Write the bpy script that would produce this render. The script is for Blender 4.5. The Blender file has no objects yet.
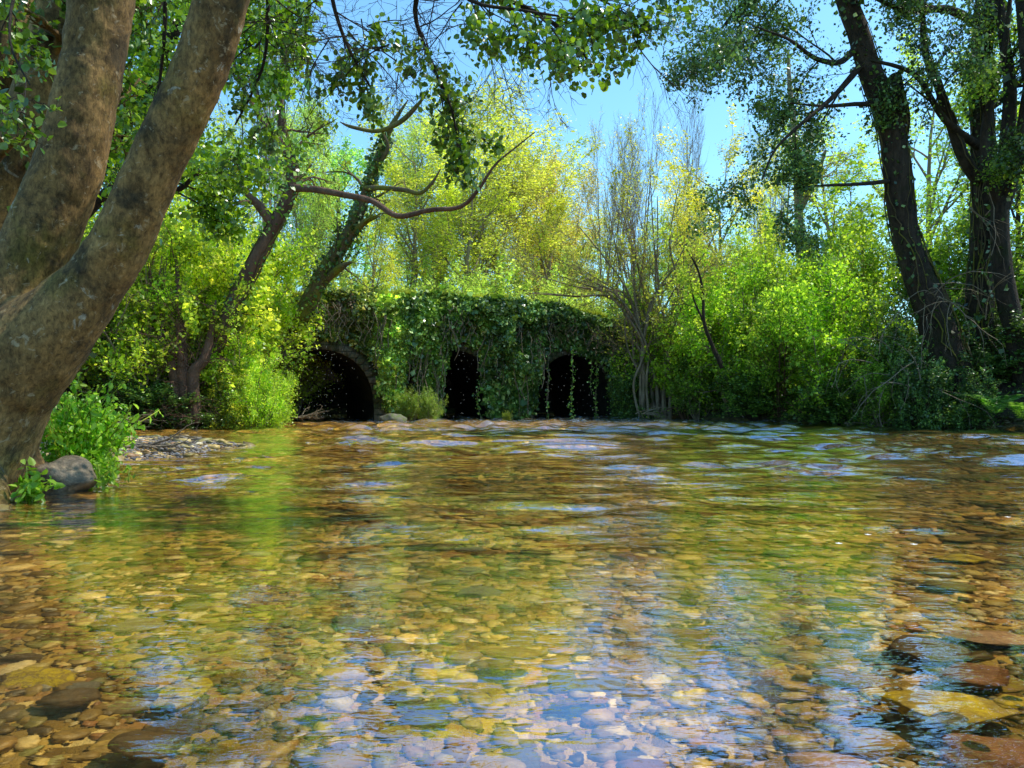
import bpy, math, random
import numpy as np
from mathutils import Vector, Matrix, Quaternion

C = bpy.context.scene.collection
F = 773.0; CAMH = 0.60; HY = 399.0
R = math.radians

def W(px, py, d):
    return Vector(((px-512)/F*d, d, CAMH+(HY-py)/F*d))
def GX(px, d): return (px-512)/F*d
def clamp01(v): return np.clip(v, 0, 1)
def sm(a, b, v):
    t = clamp01((v-a)/(b-a)); return t*t*(3-2*t)

# ------------------------------------------------------------------ noise
def vnoise(x, y, seed=0):
    def h(i, j):
        n = (i*374761393 + j*668265263 + seed*1442695041) & 0xffffffff
        n = ((n ^ (n >> 13))*1274126177) & 0xffffffff
        return ((n ^ (n >> 16)) & 0xffff)/65535.0
    x = np.asarray(x, float); y = np.asarray(y, float)
    i = np.floor(x).astype(np.int64); j = np.floor(y).astype(np.int64)
    fx = x-i; fy = y-j; fx = fx*fx*(3-2*fx); fy = fy*fy*(3-2*fy)
    return (h(i,j)*(1-fx)+h(i+1,j)*fx)*(1-fy)+(h(i,j+1)*(1-fx)+h(i+1,j+1)*fx)*fy
def fbm(x, y, seed=0, o=4):
    s = 0; a = .5; t = 0
    for k in range(o):
        s = s+a*vnoise(np.asarray(x)*2**k, np.asarray(y)*2**k, seed+k*17); t += a; a *= .5
    return s/t

# ------------------------------------------------------------------ objects
def link(o, parent=None):
    C.objects.link(o)
    if parent is not None: o.parent = parent
    return o
def tag(o, label=None, cat=None, group=None, kind=None):
    if label: o['label'] = label
    if cat: o['category'] = cat
    if group: o['group'] = group
    if kind: o['kind'] = kind
    return o
def thing(name, label, cat, loc=(0,0,0), group=None):
    o = bpy.data.objects.new(name, None); o.empty_display_size = .2
    o.location = loc; link(o)
    return tag(o, label, cat, group)
def mesh(name, v, quads=None, tris=None, mat=None, parent=None, smooth=True, origin=None):
    """one mesh object from arrays; v in world space, origin = the parent's place"""
    v = np.asarray(v, np.float32).reshape(-1, 3)
    if origin is not None: v = v-np.asarray(origin, np.float32)
    me = bpy.data.meshes.new(name)
    q = np.zeros((0,4), np.int32) if quads is None else np.asarray(quads, np.int32).reshape(-1,4)
    t = np.zeros((0,3), np.int32) if tris is None else np.asarray(tris, np.int32).reshape(-1,3)
    me.vertices.add(len(v)); me.vertices.foreach_set('co', v.ravel())
    me.loops.add(q.size+t.size); me.loops.foreach_set('vertex_index', np.concatenate([q.ravel(), t.ravel()]))
    me.polygons.add(len(q)+len(t))
    st = np.concatenate([np.arange(len(q))*4, q.size+np.arange(len(t))*3]).astype(np.int32)
    me.polygons.foreach_set('loop_start', st)
    if smooth: me.polygons.foreach_set('use_smooth', np.ones(len(q)+len(t), bool))
    me.update(calc_edges=True)
    if mat: me.materials.append(mat)
    o = bpy.data.objects.new(name, me)
    return link(o, parent)

# ------------------------------------------------------------------ materials
class NT:
    def __init__(s, name):
        s.m = bpy.data.materials.new(name); s.m.use_nodes = True
        s.t = s.m.node_tree; s.t.nodes.clear()
        s.out = s.n('ShaderNodeOutputMaterial')
    def n(s, typ, **kw):
        nd = s.t.nodes.new(typ)
        for k, v in kw.items():
            if k in nd.inputs: nd.inputs[k].default_value = v
            else: setattr(nd, k, v)
        return nd
    def l(s, a, b): s.t.links.new(a, b)
    def noise(s, scale, detail=4, rough=.55, vec=None, dist=0):
        nd = s.n('ShaderNodeTexNoise'); nd.inputs['Scale'].default_value = scale
        nd.inputs['Detail'].default_value = detail; nd.inputs['Roughness'].default_value = rough
        nd.inputs['Distortion'].default_value = dist
        if vec is not None: s.l(vec, nd.inputs['Vector'])
        return nd.outputs['Fac']
    def ramp(s, fac, stops, interp='LINEAR'):
        nd = s.n('ShaderNodeValToRGB'); nd.color_ramp.interpolation = interp
        e = nd.color_ramp.elements
        while len(e) < len(stops): e.new(.5)
        for el, (p, c) in zip(e, stops):
            el.position = p; el.color = (c, c, c, 1) if not hasattr(c, '__len__') else (*c, 1)
        s.l(fac, nd.inputs['Fac']); return nd.outputs['Color']
    def mix(s, fac, a, b, mode='MIX'):
        nd = s.n('ShaderNodeMix'); nd.data_type = 'RGBA'; nd.blend_type = mode
        for sock, v in ((nd.inputs[0], fac), (nd.inputs[6], a), (nd.inputs[7], b)):
            if hasattr(v, 'is_linked'): s.l(v, sock)
            elif hasattr(v, '__len__'): sock.default_value = (*v, 1)
            else: sock.default_value = v
        return nd.outputs[2]
    def math(s, op, a, b=None, clamp=False):
        nd = s.n('ShaderNodeMath'); nd.operation = op; nd.use_clamp = clamp
        for i, v in enumerate((a, b)):
            if v is None: continue
            if hasattr(v, 'is_linked'): s.l(v, nd.inputs[i])
            else: nd.inputs[i].default_value = v
        return nd.outputs[0]
    def obj(s): return s.n('ShaderNodeTexCoord').outputs['Object']
    def pos(s): return s.n('ShaderNodeNewGeometry').outputs['Position']
    def rnd(s): return s.n('ShaderNodeNewGeometry').outputs['Random Per Island']
    def mapping(s, vec, scale):
        nd = s.n('ShaderNodeMapping'); nd.inputs['Scale'].default_value = scale; s.l(vec, nd.inputs['Vector'])
        return nd.outputs['Vector']
    def bump(s, h, strength=.5, dist=.02):
        nd = s.n('ShaderNodeBump'); nd.inputs['Strength'].default_value = strength
        nd.inputs['Distance'].default_value = dist; s.l(h, nd.inputs['Height']); return nd.outputs['Normal']
    def principled(s, col, rough=.8, normal=None, spec=.5):
        p = s.n('ShaderNodeBsdfPrincipled')
        if hasattr(col, 'is_linked'): s.l(col, p.inputs['Base Color'])
        else: p.inputs['Base Color'].default_value = (*col, 1)
        if hasattr(rough, 'is_linked'): s.l(rough, p.inputs['Roughness'])
        else: p.inputs['Roughness'].default_value = rough
        p.inputs['Specular IOR Level'].default_value = spec
        if normal is not None: s.l(normal, p.inputs['Normal'])
        return p.outputs[0]
    def done(s, sh): s.l(sh, s.out.inputs['Surface']); return s.m

def leaf_mat(name, stops, trans=.45, rough=.45, spec=.5, clump=.6, tcol=(1.15,1.18,.7), cr=(.55,1.25)):
    t = NT(name)
    oi = t.n('ShaderNodeObjectInfo')
    col = t.ramp(t.rnd(), stops)
    ns = t.ramp(t.noise(clump, 3, .6, t.pos()), [(.32, cr[0]), (.68, cr[1])])
    col = t.mix(1.0, col, ns, 'MULTIPLY')
    col = t.mix(1.0, col, oi.outputs['Color'], 'MULTIPLY')
    a = t.principled(col, rough, None, spec)
    tr = t.n('ShaderNodeBsdfTranslucent')
    t.l(t.mix(1.0, col, tcol, 'MULTIPLY'), tr.inputs['Color'])
    mx = t.n('ShaderNodeMixShader'); mx.inputs[0].default_value = trans
    t.l(a, mx.inputs[1]); t.l(tr.outputs[0], mx.inputs[2])
    return t.done(mx.outputs[0])

M = {}
M['leaf_spring'] = leaf_mat('spring_leaf', [(0,(.32,.36,.06)),(.5,(.60,.62,.10)),(1,(.90,.84,.22))], .58, .5, .3, .35)
M['leaf_mid'] = leaf_mat('green_leaf', [(0,(.10,.17,.012)),(.55,(.28,.40,.05)),(1,(.76,.78,.16))], .60, .42, .5, .7)
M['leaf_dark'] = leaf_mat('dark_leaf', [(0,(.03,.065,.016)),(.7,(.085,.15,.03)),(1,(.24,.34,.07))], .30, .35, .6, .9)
M['leaf_ivy'] = leaf_mat('ivy_leaf', [(0,(.025,.055,.012)),(.6,(.08,.14,.022)),(.88,(.18,.24,.05)),(1,(.5,.54,.25))], .25, .3, .7, 1.4, cr=(.35,1.8))
M['leaf_alder'] = leaf_mat('alder_leaf', [(0,(.05,.12,.008)),(.5,(.13,.27,.012)),(1,(.34,.50,.03))], .40, .28, .8, 1.0)
M['leaf_fresh'] = leaf_mat('fresh_leaf', [(0,(.17,.32,.01)),(.5,(.40,.49,.06)),(1,(.74,.74,.17))], .58, .35, .6, 1.5)
M['leaf_dead'] = leaf_mat('dead_twig_leaf', [(0,(.25,.15,.11)),(1,(.5,.34,.25))], .2, .8, .2, 1.5, (1.1,.9,.8))
M['grass'] = leaf_mat('grass_blade', [(0,(.35,.42,.03)),(1,(.75,.78,.12))], .5, .5, .3, .8)

def bark(name, c0, c1, moss, scale=6, lichen=.0, mossamt=.5):
    t = NT(name); v = t.obj()
    vs = t.mapping(v, (1,1,.35))
    col = t.ramp(t.noise(scale, 8, .65, vs, .4), [(.3,c0),(.7,c1)])
    big = t.noise(1.7, 5, .6, v)
    col = t.mix(t.ramp(big, [(mossamt,0),(mossamt+.16,1)]), col, t.mix(t.noise(25,3,.6,v), moss, tuple(x*.5 for x in moss)))
    if lichen:
        li = t.ramp(t.noise(7, 4, .7, v, .6), [(.64,0),(.68,1)])
        col = t.mix(t.math('MULTIPLY', li, lichen), col, (.42,.40,.32))
        dk = t.ramp(t.noise(3.1, 6, .7, v, .3), [(.52,0),(.62,1)])
        col = t.mix(t.math('MULTIPLY', dk, .75), col, (.035,.028,.015))
    if lichen:
        col = t.mix(1, col, t.ramp(t.noise(38, 6, .75, t.mapping(v,(1,1,.6)), .5), [(.34,.35),(.5,.95),(.66,1.6)]), 'MULTIPLY')
        col = t.mix(t.math('MULTIPLY', t.ramp(t.noise(15, 5, .7, v, .8), [(.6,0),(.66,1)]), .5), col, (.46,.38,.24))
    h = t.math('ADD', t.noise(scale*4, 8, .7, vs), t.math('MULTIPLY', t.noise(scale*.8, 4, .6, vs), 1.5))
    return t.done(t.principled(col, .85, t.bump(h, 1.0 if not lichen else .7, .012 if lichen else .06), .25))
M['bark_alder'] = bark('alder_bark', (.055,.034,.013), (.34,.20,.068), (.14,.12,.018), 6, .6, .52)
M['bark_dark'] = bark('dark_bark', (.014,.010,.008), (.095,.065,.042), (.04,.042,.012), 9, 0, .55)
M['bark_red'] = bark('red_bark', (.08,.04,.025), (.24,.13,.08), (.07,.07,.02), 5, 0, .65)
M['bark_twig'] = bark('twig_bark', (.17,.12,.08), (.42,.32,.21), (.22,.20,.07), 8, 0, .55)
M['bark_moss'] = bark('mossy_bark', (.09,.065,.035), (.22,.16,.08), (.26,.24,.03), 6, 0, .46)

def mat_stone():
    t = NT('bridge_masonry'); v = t.pos()
    br = t.n('ShaderNodeTexBrick'); br.inputs['Scale'].default_value = 1.0
    br.inputs['Color1'].default_value = (.20,.17,.13,1); br.inputs['Color2'].default_value = (.11,.095,.075,1)
    br.inputs['Mortar'].default_value = (.07,.065,.05,1); br.inputs['Mortar Size'].default_value = .014
    br.inputs['Brick Width'].default_value = .42; br.inputs['Row Height'].default_value = .17
    cx = t.n('ShaderNodeSeparateXYZ'); t.l(v, cx.inputs[0]); cc = t.n('ShaderNodeCombineXYZ')
    t.l(cx.outputs[0], cc.inputs[0]); t.l(cx.outputs[2], cc.inputs[1]); t.l(cc.outputs[0], br.inputs['Vector'])
    n = t.noise(2.2, 6, .7, v)
    col = t.mix(t.ramp(n, [(.42,0),(.6,.85)]), br.outputs['Color'], (.05,.065,.02))
    col = t.mix(1, col, t.ramp(t.noise(9,5,.7,v), [(.3,.5),(.7,1.4)]), 'MULTIPLY')
    h = t.math('ADD', t.math('MULTIPLY', br.outputs['Fac'], -1.0), t.noise(18,6,.7,v))
    return t.done(t.principled(col, .92, t.bump(h, .8, .03), .2))
M['stone'] = mat_stone()
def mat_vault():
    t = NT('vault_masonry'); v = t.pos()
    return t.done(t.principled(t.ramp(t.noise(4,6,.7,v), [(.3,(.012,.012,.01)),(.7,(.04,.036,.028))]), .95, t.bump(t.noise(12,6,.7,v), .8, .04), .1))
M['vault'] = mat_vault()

def mat_ground():
    t = NT('ground'); v = t.pos()
    sp = t.n('ShaderNodeSeparateXYZ'); t.l(v, sp.inputs[0])
    soil = t.ramp(t.noise(3.5,8,.7,v), [(.3,(.022,.016,.010)),(.55,(.06,.042,.025)),(.75,(.12,.09,.05))])
    soil = t.mix(t.ramp(t.noise(1.3,5,.65,v), [(.48,0),(.6,.8)]), soil, t.mix(t.noise(14,4,.7,v), (.03,.05,.012), (.09,.13,.02)))
    vo = t.n('ShaderNodeTexVoronoi'); vo.inputs['Scale'].default_value = 17; t.l(v, vo.inputs['Vector'])
    hs = t.n('ShaderNodeSeparateColor'); t.l(vo.outputs['Color'], hs.inputs[0])
    gr = t.ramp(hs.outputs[0], [(0,(.14,.08,.015)),(.35,(.3,.2,.05)),(.6,(.5,.34,.09)),(.8,(.38,.2,.08)),(1,(.7,.54,.25))])
    gr = t.mix(1, gr, t.ramp(t.noise(1.1,5,.6,v), [(.35,.45),(.62,1.2)]), 'MULTIPLY')
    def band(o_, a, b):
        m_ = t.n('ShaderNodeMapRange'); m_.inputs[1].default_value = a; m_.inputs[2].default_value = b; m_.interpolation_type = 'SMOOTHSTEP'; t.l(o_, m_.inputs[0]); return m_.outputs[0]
    gr = t.mix(t.math('MULTIPLY', t.math('MULTIPLY', band(sp.outputs[0], -.6, 3.6), band(sp.outputs[1], 3.6, 8.5)), .8), gr, (.035,.035,.012))  # shade and dark tree reflections on the right painted into the bed colour
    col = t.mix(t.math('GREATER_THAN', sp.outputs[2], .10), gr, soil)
    h = t.math('ADD', t.math('MULTIPLY', vo.outputs['Distance'], -1.2), t.noise(30,5,.7,v))
    return t.done(t.principled(col, .85, t.bump(h, .8, .03), .3))
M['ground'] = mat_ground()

def mat_pebble(name, stops, alg=(.22,.20,.02), rough=.5, k=1.0):
    t = NT(name); v = t.obj(); r = t.rnd()
    col = t.ramp(r, stops)
    col = t.mix(1, col, t.ramp(t.noise(55,5,.65,v), [(.3,.6),(.7,1.25)]), 'MULTIPLY')
    col = t.mix(t.ramp(t.noise(2.6,5,.7,v), [(.5,0),(.66,.65)]), col, alg)
    col = t.mix(1, col, t.ramp(t.noise(.9,4,.6,v), [(.38,.22*k),(.60,1.25*k)]), 'MULTIPLY')
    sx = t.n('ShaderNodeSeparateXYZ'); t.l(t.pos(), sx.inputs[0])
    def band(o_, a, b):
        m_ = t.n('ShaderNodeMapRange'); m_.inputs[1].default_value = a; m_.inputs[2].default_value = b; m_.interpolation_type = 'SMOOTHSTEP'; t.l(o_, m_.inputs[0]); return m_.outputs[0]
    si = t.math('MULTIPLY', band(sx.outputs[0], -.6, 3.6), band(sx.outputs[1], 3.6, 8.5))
    col = t.mix(t.math('MULTIPLY', si, .93), col, (.035,.035,.012))  # right-hand tree shade and reflection painted onto the pebbles as well
    return t.done(t.principled(col, rough, t.bump(t.noise(90,5,.6,v), .35, .006), .5))
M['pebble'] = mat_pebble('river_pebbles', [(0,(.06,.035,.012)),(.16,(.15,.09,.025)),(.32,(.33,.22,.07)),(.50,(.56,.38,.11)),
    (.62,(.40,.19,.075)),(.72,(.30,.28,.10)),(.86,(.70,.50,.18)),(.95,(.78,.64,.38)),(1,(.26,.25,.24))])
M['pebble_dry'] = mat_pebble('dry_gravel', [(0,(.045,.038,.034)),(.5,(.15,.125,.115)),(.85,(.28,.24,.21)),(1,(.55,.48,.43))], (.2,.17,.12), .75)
def mat_rock(name, c0, c1, patch, pa=.5, rough=.5):
    t = NT(name); v = t.obj()
    col = t.ramp(t.noise(9,7,.7,v), [(.3,c0),(.7,c1)])
    col = t.mix(t.ramp(t.noise(5,5,.65,v,.5), [(pa,0),(pa+.12,1)]), col, patch)
    col = t.mix(1, col, t.ramp(t.noise(60,5,.7,v), [(.3,.65),(.7,1.2)]), 'MULTIPLY')
    return t.done(t.principled(col, rough, t.bump(t.noise(35,7,.7,v), .6, .02), .5))

# sun: high, from the far side on the camera's right
SAZ, SEL = R(76), R(59)
SUN = Vector((math.sin(SAZ)*math.cos(SEL), math.cos(SAZ)*math.cos(SEL), math.sin(SEL)))

# ------------------------------------------------------------------ the river and its banks
RIV = np.array([(-2.4,-6),(-2.7,1.5),(-3.05,3.6),(-3.1,4.7),(-2.95,5.3),(-3.2,5.9),(-4.2,6.8),(-6.3,8.0),(-7.6,10),(-8.4,12.5),(-8.2,14.6),(-6.5,16.2),
   (-5.9,18.5),(-6.6,20.2),(-7.0,24),(3.2,28.5),(4.9,25),(4.4,23.2),(5.2,20.6),(7.0,18.2),(8.6,16.6),(10.1,14.8),(13.5,12.4),(13,-6)], float)
def sdist(x, y):
    x = np.asarray(x, float); y = np.asarray(y, float)
    d = np.full(x.shape, 1e9); ins = np.zeros(x.shape, bool)
    n = len(RIV)
    for i in range(n):
        ax, ay = RIV[i]; bx, by = RIV[(i+1) % n]
        ex, ey = bx-ax, by-ay
        t = np.clip(((x-ax)*ex+(y-ay)*ey)/(ex*ex+ey*ey), 0, 1)
        d = np.minimum(d, np.hypot(x-ax-t*ex, y-ay-t*ey))
        c = ((ay > y) != (by > y))
        xi = ax+(y-ay)*ex/(ey if ey else 1e-9)
        ins ^= c & (x < xi)
    return np.where(ins, -d, d)
def height(x, y):
    x = np.asarray(x, float); y = np.asarray(y, float)
    s = sdist(x, y)+.35*(fbm(x*.9, y*.9, 5)-.5)
    dep = .20+.16*sm(3, 9, y)-.12*sm(.3, 1.6, x)*sm(3.6, 1.2, y)-.05*sm(-.3,-1.2,x)*sm(3.5,1.5,y)+.20*sm(4, 9, x)
    dep = dep+.06*(fbm(x*1.1, y*1.1, 9)-.5)
    inside = -dep*sm(0, .9, -s)
    up = .14*sm(0, .25, s)+.35*sm(.2, 1.6, s)+.5*sm(1.5, 6, s)+.25*(fbm(x*.7, y*.7, 3)-.5)*sm(.1, 1.2, s)
    up = up+.55*sm(0, 1.2, s)*sm(7, 11, y)+1.2*sm(25, 32, y)*sm(0,2,s)
    z = np.where(s < 0, inside, up)
    bar = 1-np.sqrt(((x+5.05)/1.95)**2+((y-9.0)/2.6)**2)+.25*(fbm(x*2, y*2, 21)-.5)
    z = np.maximum(z, np.where(bar > -.3, -.16+.24*sm(-.3, .45, bar), -9))
    return z
def H(x, y): return float(height(np.array([x]), np.array([y]))[0])

def axis(lo, hi, c, k, n):
    u = np.linspace(-1, 1, n); a = np.sinh(u*k)/np.sinh(k)
    return np.where(a < 0, c+a*(c-lo), c+a*(hi-c))
def grid(xs, ys, zf):
    X, Y = np.meshgrid(xs, ys); Z = zf(X, Y)
    v = np.stack([X, Y, Z], -1).reshape(-1, 3)
    nx, ny = len(xs), len(ys)
    i = (np.arange(ny-1)[:,None]*nx+np.arange(nx-1)[None,:]).ravel()
    return v, np.stack([i, i+1, i+nx+1, i+nx], -1)
v, q = grid(axis(-160, 160, 0, 4.0, 360), axis(-40, 260, 9, 3.6, 380), height)
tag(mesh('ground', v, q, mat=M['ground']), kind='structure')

# water: a displaced sheet
rg = np.random.default_rng(4)
def waves(X, Y):
    Z = np.zeros_like(X)
    rap = sm(12.0, 16.5, Y)*sm(-6.5,-3,X+.0*Y)
    calm = (.2+.8*sm(.38,.68,fbm(X*.8, Y*.55, 31)))*(.5+.8*sm(2.8,6,Y))
    far = sm(5, 13, Y)
    for k in range(64):
        lam = 10**rg.uniform(math.log10(.09), math.log10(1.5))
        th = rg.normal(math.pi/2, .62) if k % 3 else rg.uniform(0, 2*math.pi)
        kx, ky = math.cos(th)*2*math.pi/lam, math.sin(th)*2*math.pi/lam
        a = lam*.0024*(1.0 if lam > .25 else .8)
        ph = rg.uniform(0, 6.28)
        A = a*calm*(1+.9*far*(1-rap))*(1-.75*rap*(lam<.6))
        Z += A*np.sin(X*kx+Y*ky+ph+1.3*np.sin(.7*X*ky/(abs(ky)+1)+k))
    tr = sm(3.0,5.5,Y)*(1-.6*rap)*(.15+.85*sm(.42,.62,fbm(X*.45+7, Y*.30, 77)))*(.55+.45*sm(-1.5,1.5,X))
    for k in range(12):
        lam = rg.uniform(.28,.95); th = rg.normal(math.pi/2+.05, .2); ph = rg.uniform(0,6.28)
        wob = .9*np.sin(X*rg.uniform(.8,2.2)+rg.uniform(0,6))+.5*np.sin(X*rg.uniform(2.5,5)+Y*.7+rg.uniform(0,6))
        Z += tr*lam*.0135*np.sin((X*math.cos(th)+Y*math.sin(th))*2*math.pi/lam+ph+wob)
    for k in range(16):
        lam = rg.uniform(.38,.95); th = rg.normal(math.pi/2, .45); ph = rg.uniform(0,6.28)
        wob = 1.1*np.sin(X*rg.uniform(1,3)+rg.uniform(0,6))+.6*np.sin(X*rg.uniform(3,6)+Y*1.3+rg.uniform(0,6))
        Z += rap*(.5+.9*fbm(X*.9, Y*.9, 91))*lam*.019*np.sin((X*math.cos(th)+Y*math.sin(th))*2*math.pi/lam+ph+wob)
    return Z
xs = axis(-13.5, 14.5, 0, 3.0, 860); ys = .25*(31/.25)**np.linspace(0, 1, 900)-.3
ys = np.concatenate([[-6,-3,-1.5,-.6], ys])
v, q = grid(xs, ys, waves)
t = NT('river_water'); p = t.pos()
bm = t.noise(9, 3, .55, t.mapping(p, (.8,1.5,1)), .3)
bm2 = t.noise(30, 2, .5, t.mapping(p, (.8,1.4,1)), .2)
hh = t.math('ADD', t.math('MULTIPLY', bm, 1.0), t.math('MULTIPLY', bm2, .22))
sz = t.n('ShaderNodeSeparateXYZ'); t.l(p, sz.inputs[0])
def wband(o_, a, b):
    m_ = t.n('ShaderNodeMapRange'); m_.inputs[1].default_value = a; m_.inputs[2].default_value = b; m_.interpolation_type = 'SMOOTHSTEP'; t.l(o_, m_.inputs[0]); return m_.outputs[0]
rif = t.math('MULTIPLY', wband(sz.outputs[1], 11.5, 16.0), wband(sz.outputs[0], -6.0, -2.5))
patch = t.ramp(t.noise(.75, 4, .6, t.mapping(p, (.7,1.3,1))), [(.46,0),(.60,1)])
b3 = t.noise(3.4, 3, .5, t.mapping(p, (.55,1.7,1)), .4)
b3 = t.math('MULTIPLY', b3, t.math('MULTIPLY', t.math('MULTIPLY', patch, wband(sz.outputs[1], 2.4, 6.0)), 5.5))
b4 = t.math('MULTIPLY', t.noise(4.2, 4, .65, t.mapping(p, (.7,1.5,1)), .5), t.math('MULTIPLY', rif, 9.0))
hh = t.math('ADD', t.math('ADD', hh, b3), b4)
nb = t.n('ShaderNodeBump'); nb.inputs['Strength'].default_value = 1; nb.inputs['Distance'].default_value = .0032
t.l(hh, nb.inputs['Height']); nrm = nb.outputs['Normal']
fr = t.n('ShaderNodeFresnel'); fr.inputs['IOR'].default_value = 1.75; t.l(nrm, fr.inputs['Normal'])
gl = t.n('ShaderNodeBsdfGlossy'); gl.inputs['Roughness'].default_value = .015; gl.inputs['Color'].default_value = (1.05,1.2,1.5,1); t.l(nrm, gl.inputs['Normal'])
tp = t.n('ShaderNodeBsdfTransparent'); tp.inputs['Color'].default_value = (.98,.94,.74,1)
mx = t.n('ShaderNodeMixShader'); t.l(t.math('ADD', t.math('MULTIPLY', fr.outputs[0], .87), .10, True), mx.inputs[0]); t.l(tp.outputs[0], mx.inputs[1]); t.l(gl.outputs[0], mx.inputs[2])
sp = t.n('ShaderNodeSeparateXYZ'); t.l(p, sp.inputs[0])
mr = t.n('ShaderNodeMapRange'); mr.inputs[1].default_value = 17.0; mr.inputs[2].default_value = 20; t.l(sp.outputs[1], mr.inputs[0])
mr2 = t.n('ShaderNodeMapRange'); mr2.inputs[1].default_value = -5.5; mr2.inputs[2].default_value = -3.5; t.l(sp.outputs[0], mr2.inputs[0])
fo = t.ramp(t.noise(7, 8, .8, t.mapping(p, (1,3.2,1)), .6), [(.52,0),(.66,1)])
fo = t.math('MULTIPLY', t.math('MULTIPLY', fo, mr.outputs[0]), t.math('MULTIPLY', mr2.outputs[0], .8))
df = t.n('ShaderNodeBsdfDiffuse'); df.inputs['Color'].default_value = (.55,.68,.78,1)
rf = t.n('ShaderNodeBsdfRefraction'); rf.inputs['IOR'].default_value = 1.33; rf.inputs['Roughness'].default_value = 0; rf.inputs['Color'].default_value = (1.42,1.27,.88,1); t.l(nrm, rf.inputs['Normal'])
t.l(rf.outputs[0], mx.inputs[1])
m2 = t.n('ShaderNodeMixShader'); t.l(fo, m2.inputs[0]); t.l(mx.outputs[0], m2.inputs[1]); t.l(df.outputs[0], m2.inputs[2])
M['water'] = t.done(m2.outputs[0])
wo = tag(mesh('water', v, q, mat=M['water']), kind='structure'); wo.cycles.is_caustics_caster = True

# ------------------------------------------------------------------ stones
def ico(sub):
    import bmesh
    b = bmesh.new(); bmesh.ops.create_icosphere(b, subdivisions=sub, radius=1)
    v = np.array([x.co[:] for x in b.verts]); f = np.array([[l.index for l in x.verts] for x in b.faces]); b.free()
    return v, f
ICO = {k: ico(k) for k in (1,2,3,4,5)}
def stone_shape(rng, sub, ang=.5):
    v, f = ICO[sub]; v = v.copy()
    for k in range(7):        # flattened facets
        n = rng.normal(size=3); n /= np.linalg.norm(n)
        c = rng.uniform(.55, .9); dd = v@n
        v -= np.outer(np.maximum(dd-c, 0)*(.55+ang*.45), n)
    for k in range(5):
        n = rng.normal(size=3)*1.6
        v *= (1+.06*np.sin(v@n*1.6+rng.uniform(0,6)))[:,None]
    return v, f
rng = np.random.default_rng(11)
def scatter(n, gen, sizes, sub, zoff, flat=(.35,.6), protos=14):
    P = [stone_shape(rng, sub) for _ in range(protos)]
    x, y = gen(n); n = len(x)
    z = height(x, y); s = sizes(n, x, y)
    V = []; T = []; off = 0; idx = rng.integers(0, protos, n)
    for pi in range(protos):
        m = idx == pi; k = int(m.sum())
        if not k: continue
        bv, bf = P[pi]
        sc = np.stack([s[m]*rng.uniform(.8,1.35,k), s[m]*rng.uniform(.65,1.0,k), s[m]*rng.uniform(*flat,k)], -1)
        a = rng.uniform(0, 6.28, k); ti = rng.normal(0, .16, k); tj = rng.normal(0, .16, k)
        u = bv[None]*sc[:,None,:]
        X = u[...,0]*np.cos(a)[:,None]-u[...,1]*np.sin(a)[:,None]; Y = u[...,0]*np.sin(a)[:,None]+u[...,1]*np.cos(a)[:,None]
        Z = u[...,2]+X*ti[:,None]+Y*tj[:,None]
        pt = np.stack([X+x[m][:,None], Y+y[m][:,None], Z+(z[m]+zoff*s[m])[:,None]], -1)
        V.append(pt.reshape(-1,3)); T.append((bf[None]+(off+np.arange(k)*len(bv))[:,None,None]).reshape(-1,3)); off += k*len(bv)
    return np.concatenate(V), np.concatenate(T)
def fan(y0, y1, keep, half=.74, pad=.5):
    def g(n):
        y = np.sqrt(rng.uniform(y0*y0, y1*y1, n)); x = rng.uniform(-1, 1, n)*(half*y+pad)
        s = sdist(x, y); m = (s < .25) & keep(x, y, n)
        return x[m], y[m]
    return g
allk = lambda x, y, n: np.ones(len(x), bool)
Vs = []; Ts = []; off = 0
def add(v, f):
    global off
    Vs.append(v); Ts.append(f+off); off += len(v)
add(*scatter(9500, fan(.7, 2.9, allk), lambda n,x,y: np.clip(rng.lognormal(math.log(.0145), .55, n), .005, .055), 2, .18))
add(*scatter(16000, fan(2.8, 7.0, allk), lambda n,x,y: np.clip(rng.lognormal(math.log(.020), .6, n), .008, .09), 1, .15))
add(*scatter(9000, fan(7.0, 17.0, allk), lambda n,x,y: np.clip(rng.lognormal(math.log(.06), .4, n), .03, .14), 1, .05, (.25,.45)))
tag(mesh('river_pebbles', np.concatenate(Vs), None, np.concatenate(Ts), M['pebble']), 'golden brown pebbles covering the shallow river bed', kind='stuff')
def bargen(n):
    x = rng.uniform(-7.2,-2.9,n); y = rng.uniform(6.2,12.2,n); m = (height(x,y) > -.02) & (height(x,y) < .15)
    return x[m], y[m]
v, f = scatter(30000, bargen, lambda n,x,y: np.clip(rng.lognormal(math.log(.012), .55, n), .006, .045), 1, .1)
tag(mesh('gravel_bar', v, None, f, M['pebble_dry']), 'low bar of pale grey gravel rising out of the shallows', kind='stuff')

def water_z(px, py): return CAMH*F/(py-HY)
RM = {
 'ochre': mat_rock('ochre_stone', (.20,.13,.04), (.42,.28,.09), (.34,.27,.03), .5),
 'rust': mat_rock('rust_stone', (.13,.055,.03), (.34,.16,.08), (.20,.12,.04), .6),
 'yellow': mat_rock('yellow_stone', (.22,.16,.03), (.45,.33,.08), (.60,.46,.02), .42),
 'pink': mat_rock('pink_stone', (.32,.19,.13), (.52,.34,.25), (.36,.24,.12), .6),
 'tan': mat_rock('tan_stone', (.30,.22,.12), (.50,.38,.22), (.32,.26,.08), .58),
 'brown': mat_rock('brown_stone', (.06,.04,.022), (.15,.10,.05), (.14,.11,.02), .55),
 'grey': mat_rock('grey_stone', (.10,.095,.085), (.25,.23,.20), (.12,.13,.03), .6),
 'olive': mat_rock('olive_stone', (.12,.10,.03), (.24,.20,.06), (.24,.23,.03), .5),
}
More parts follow.
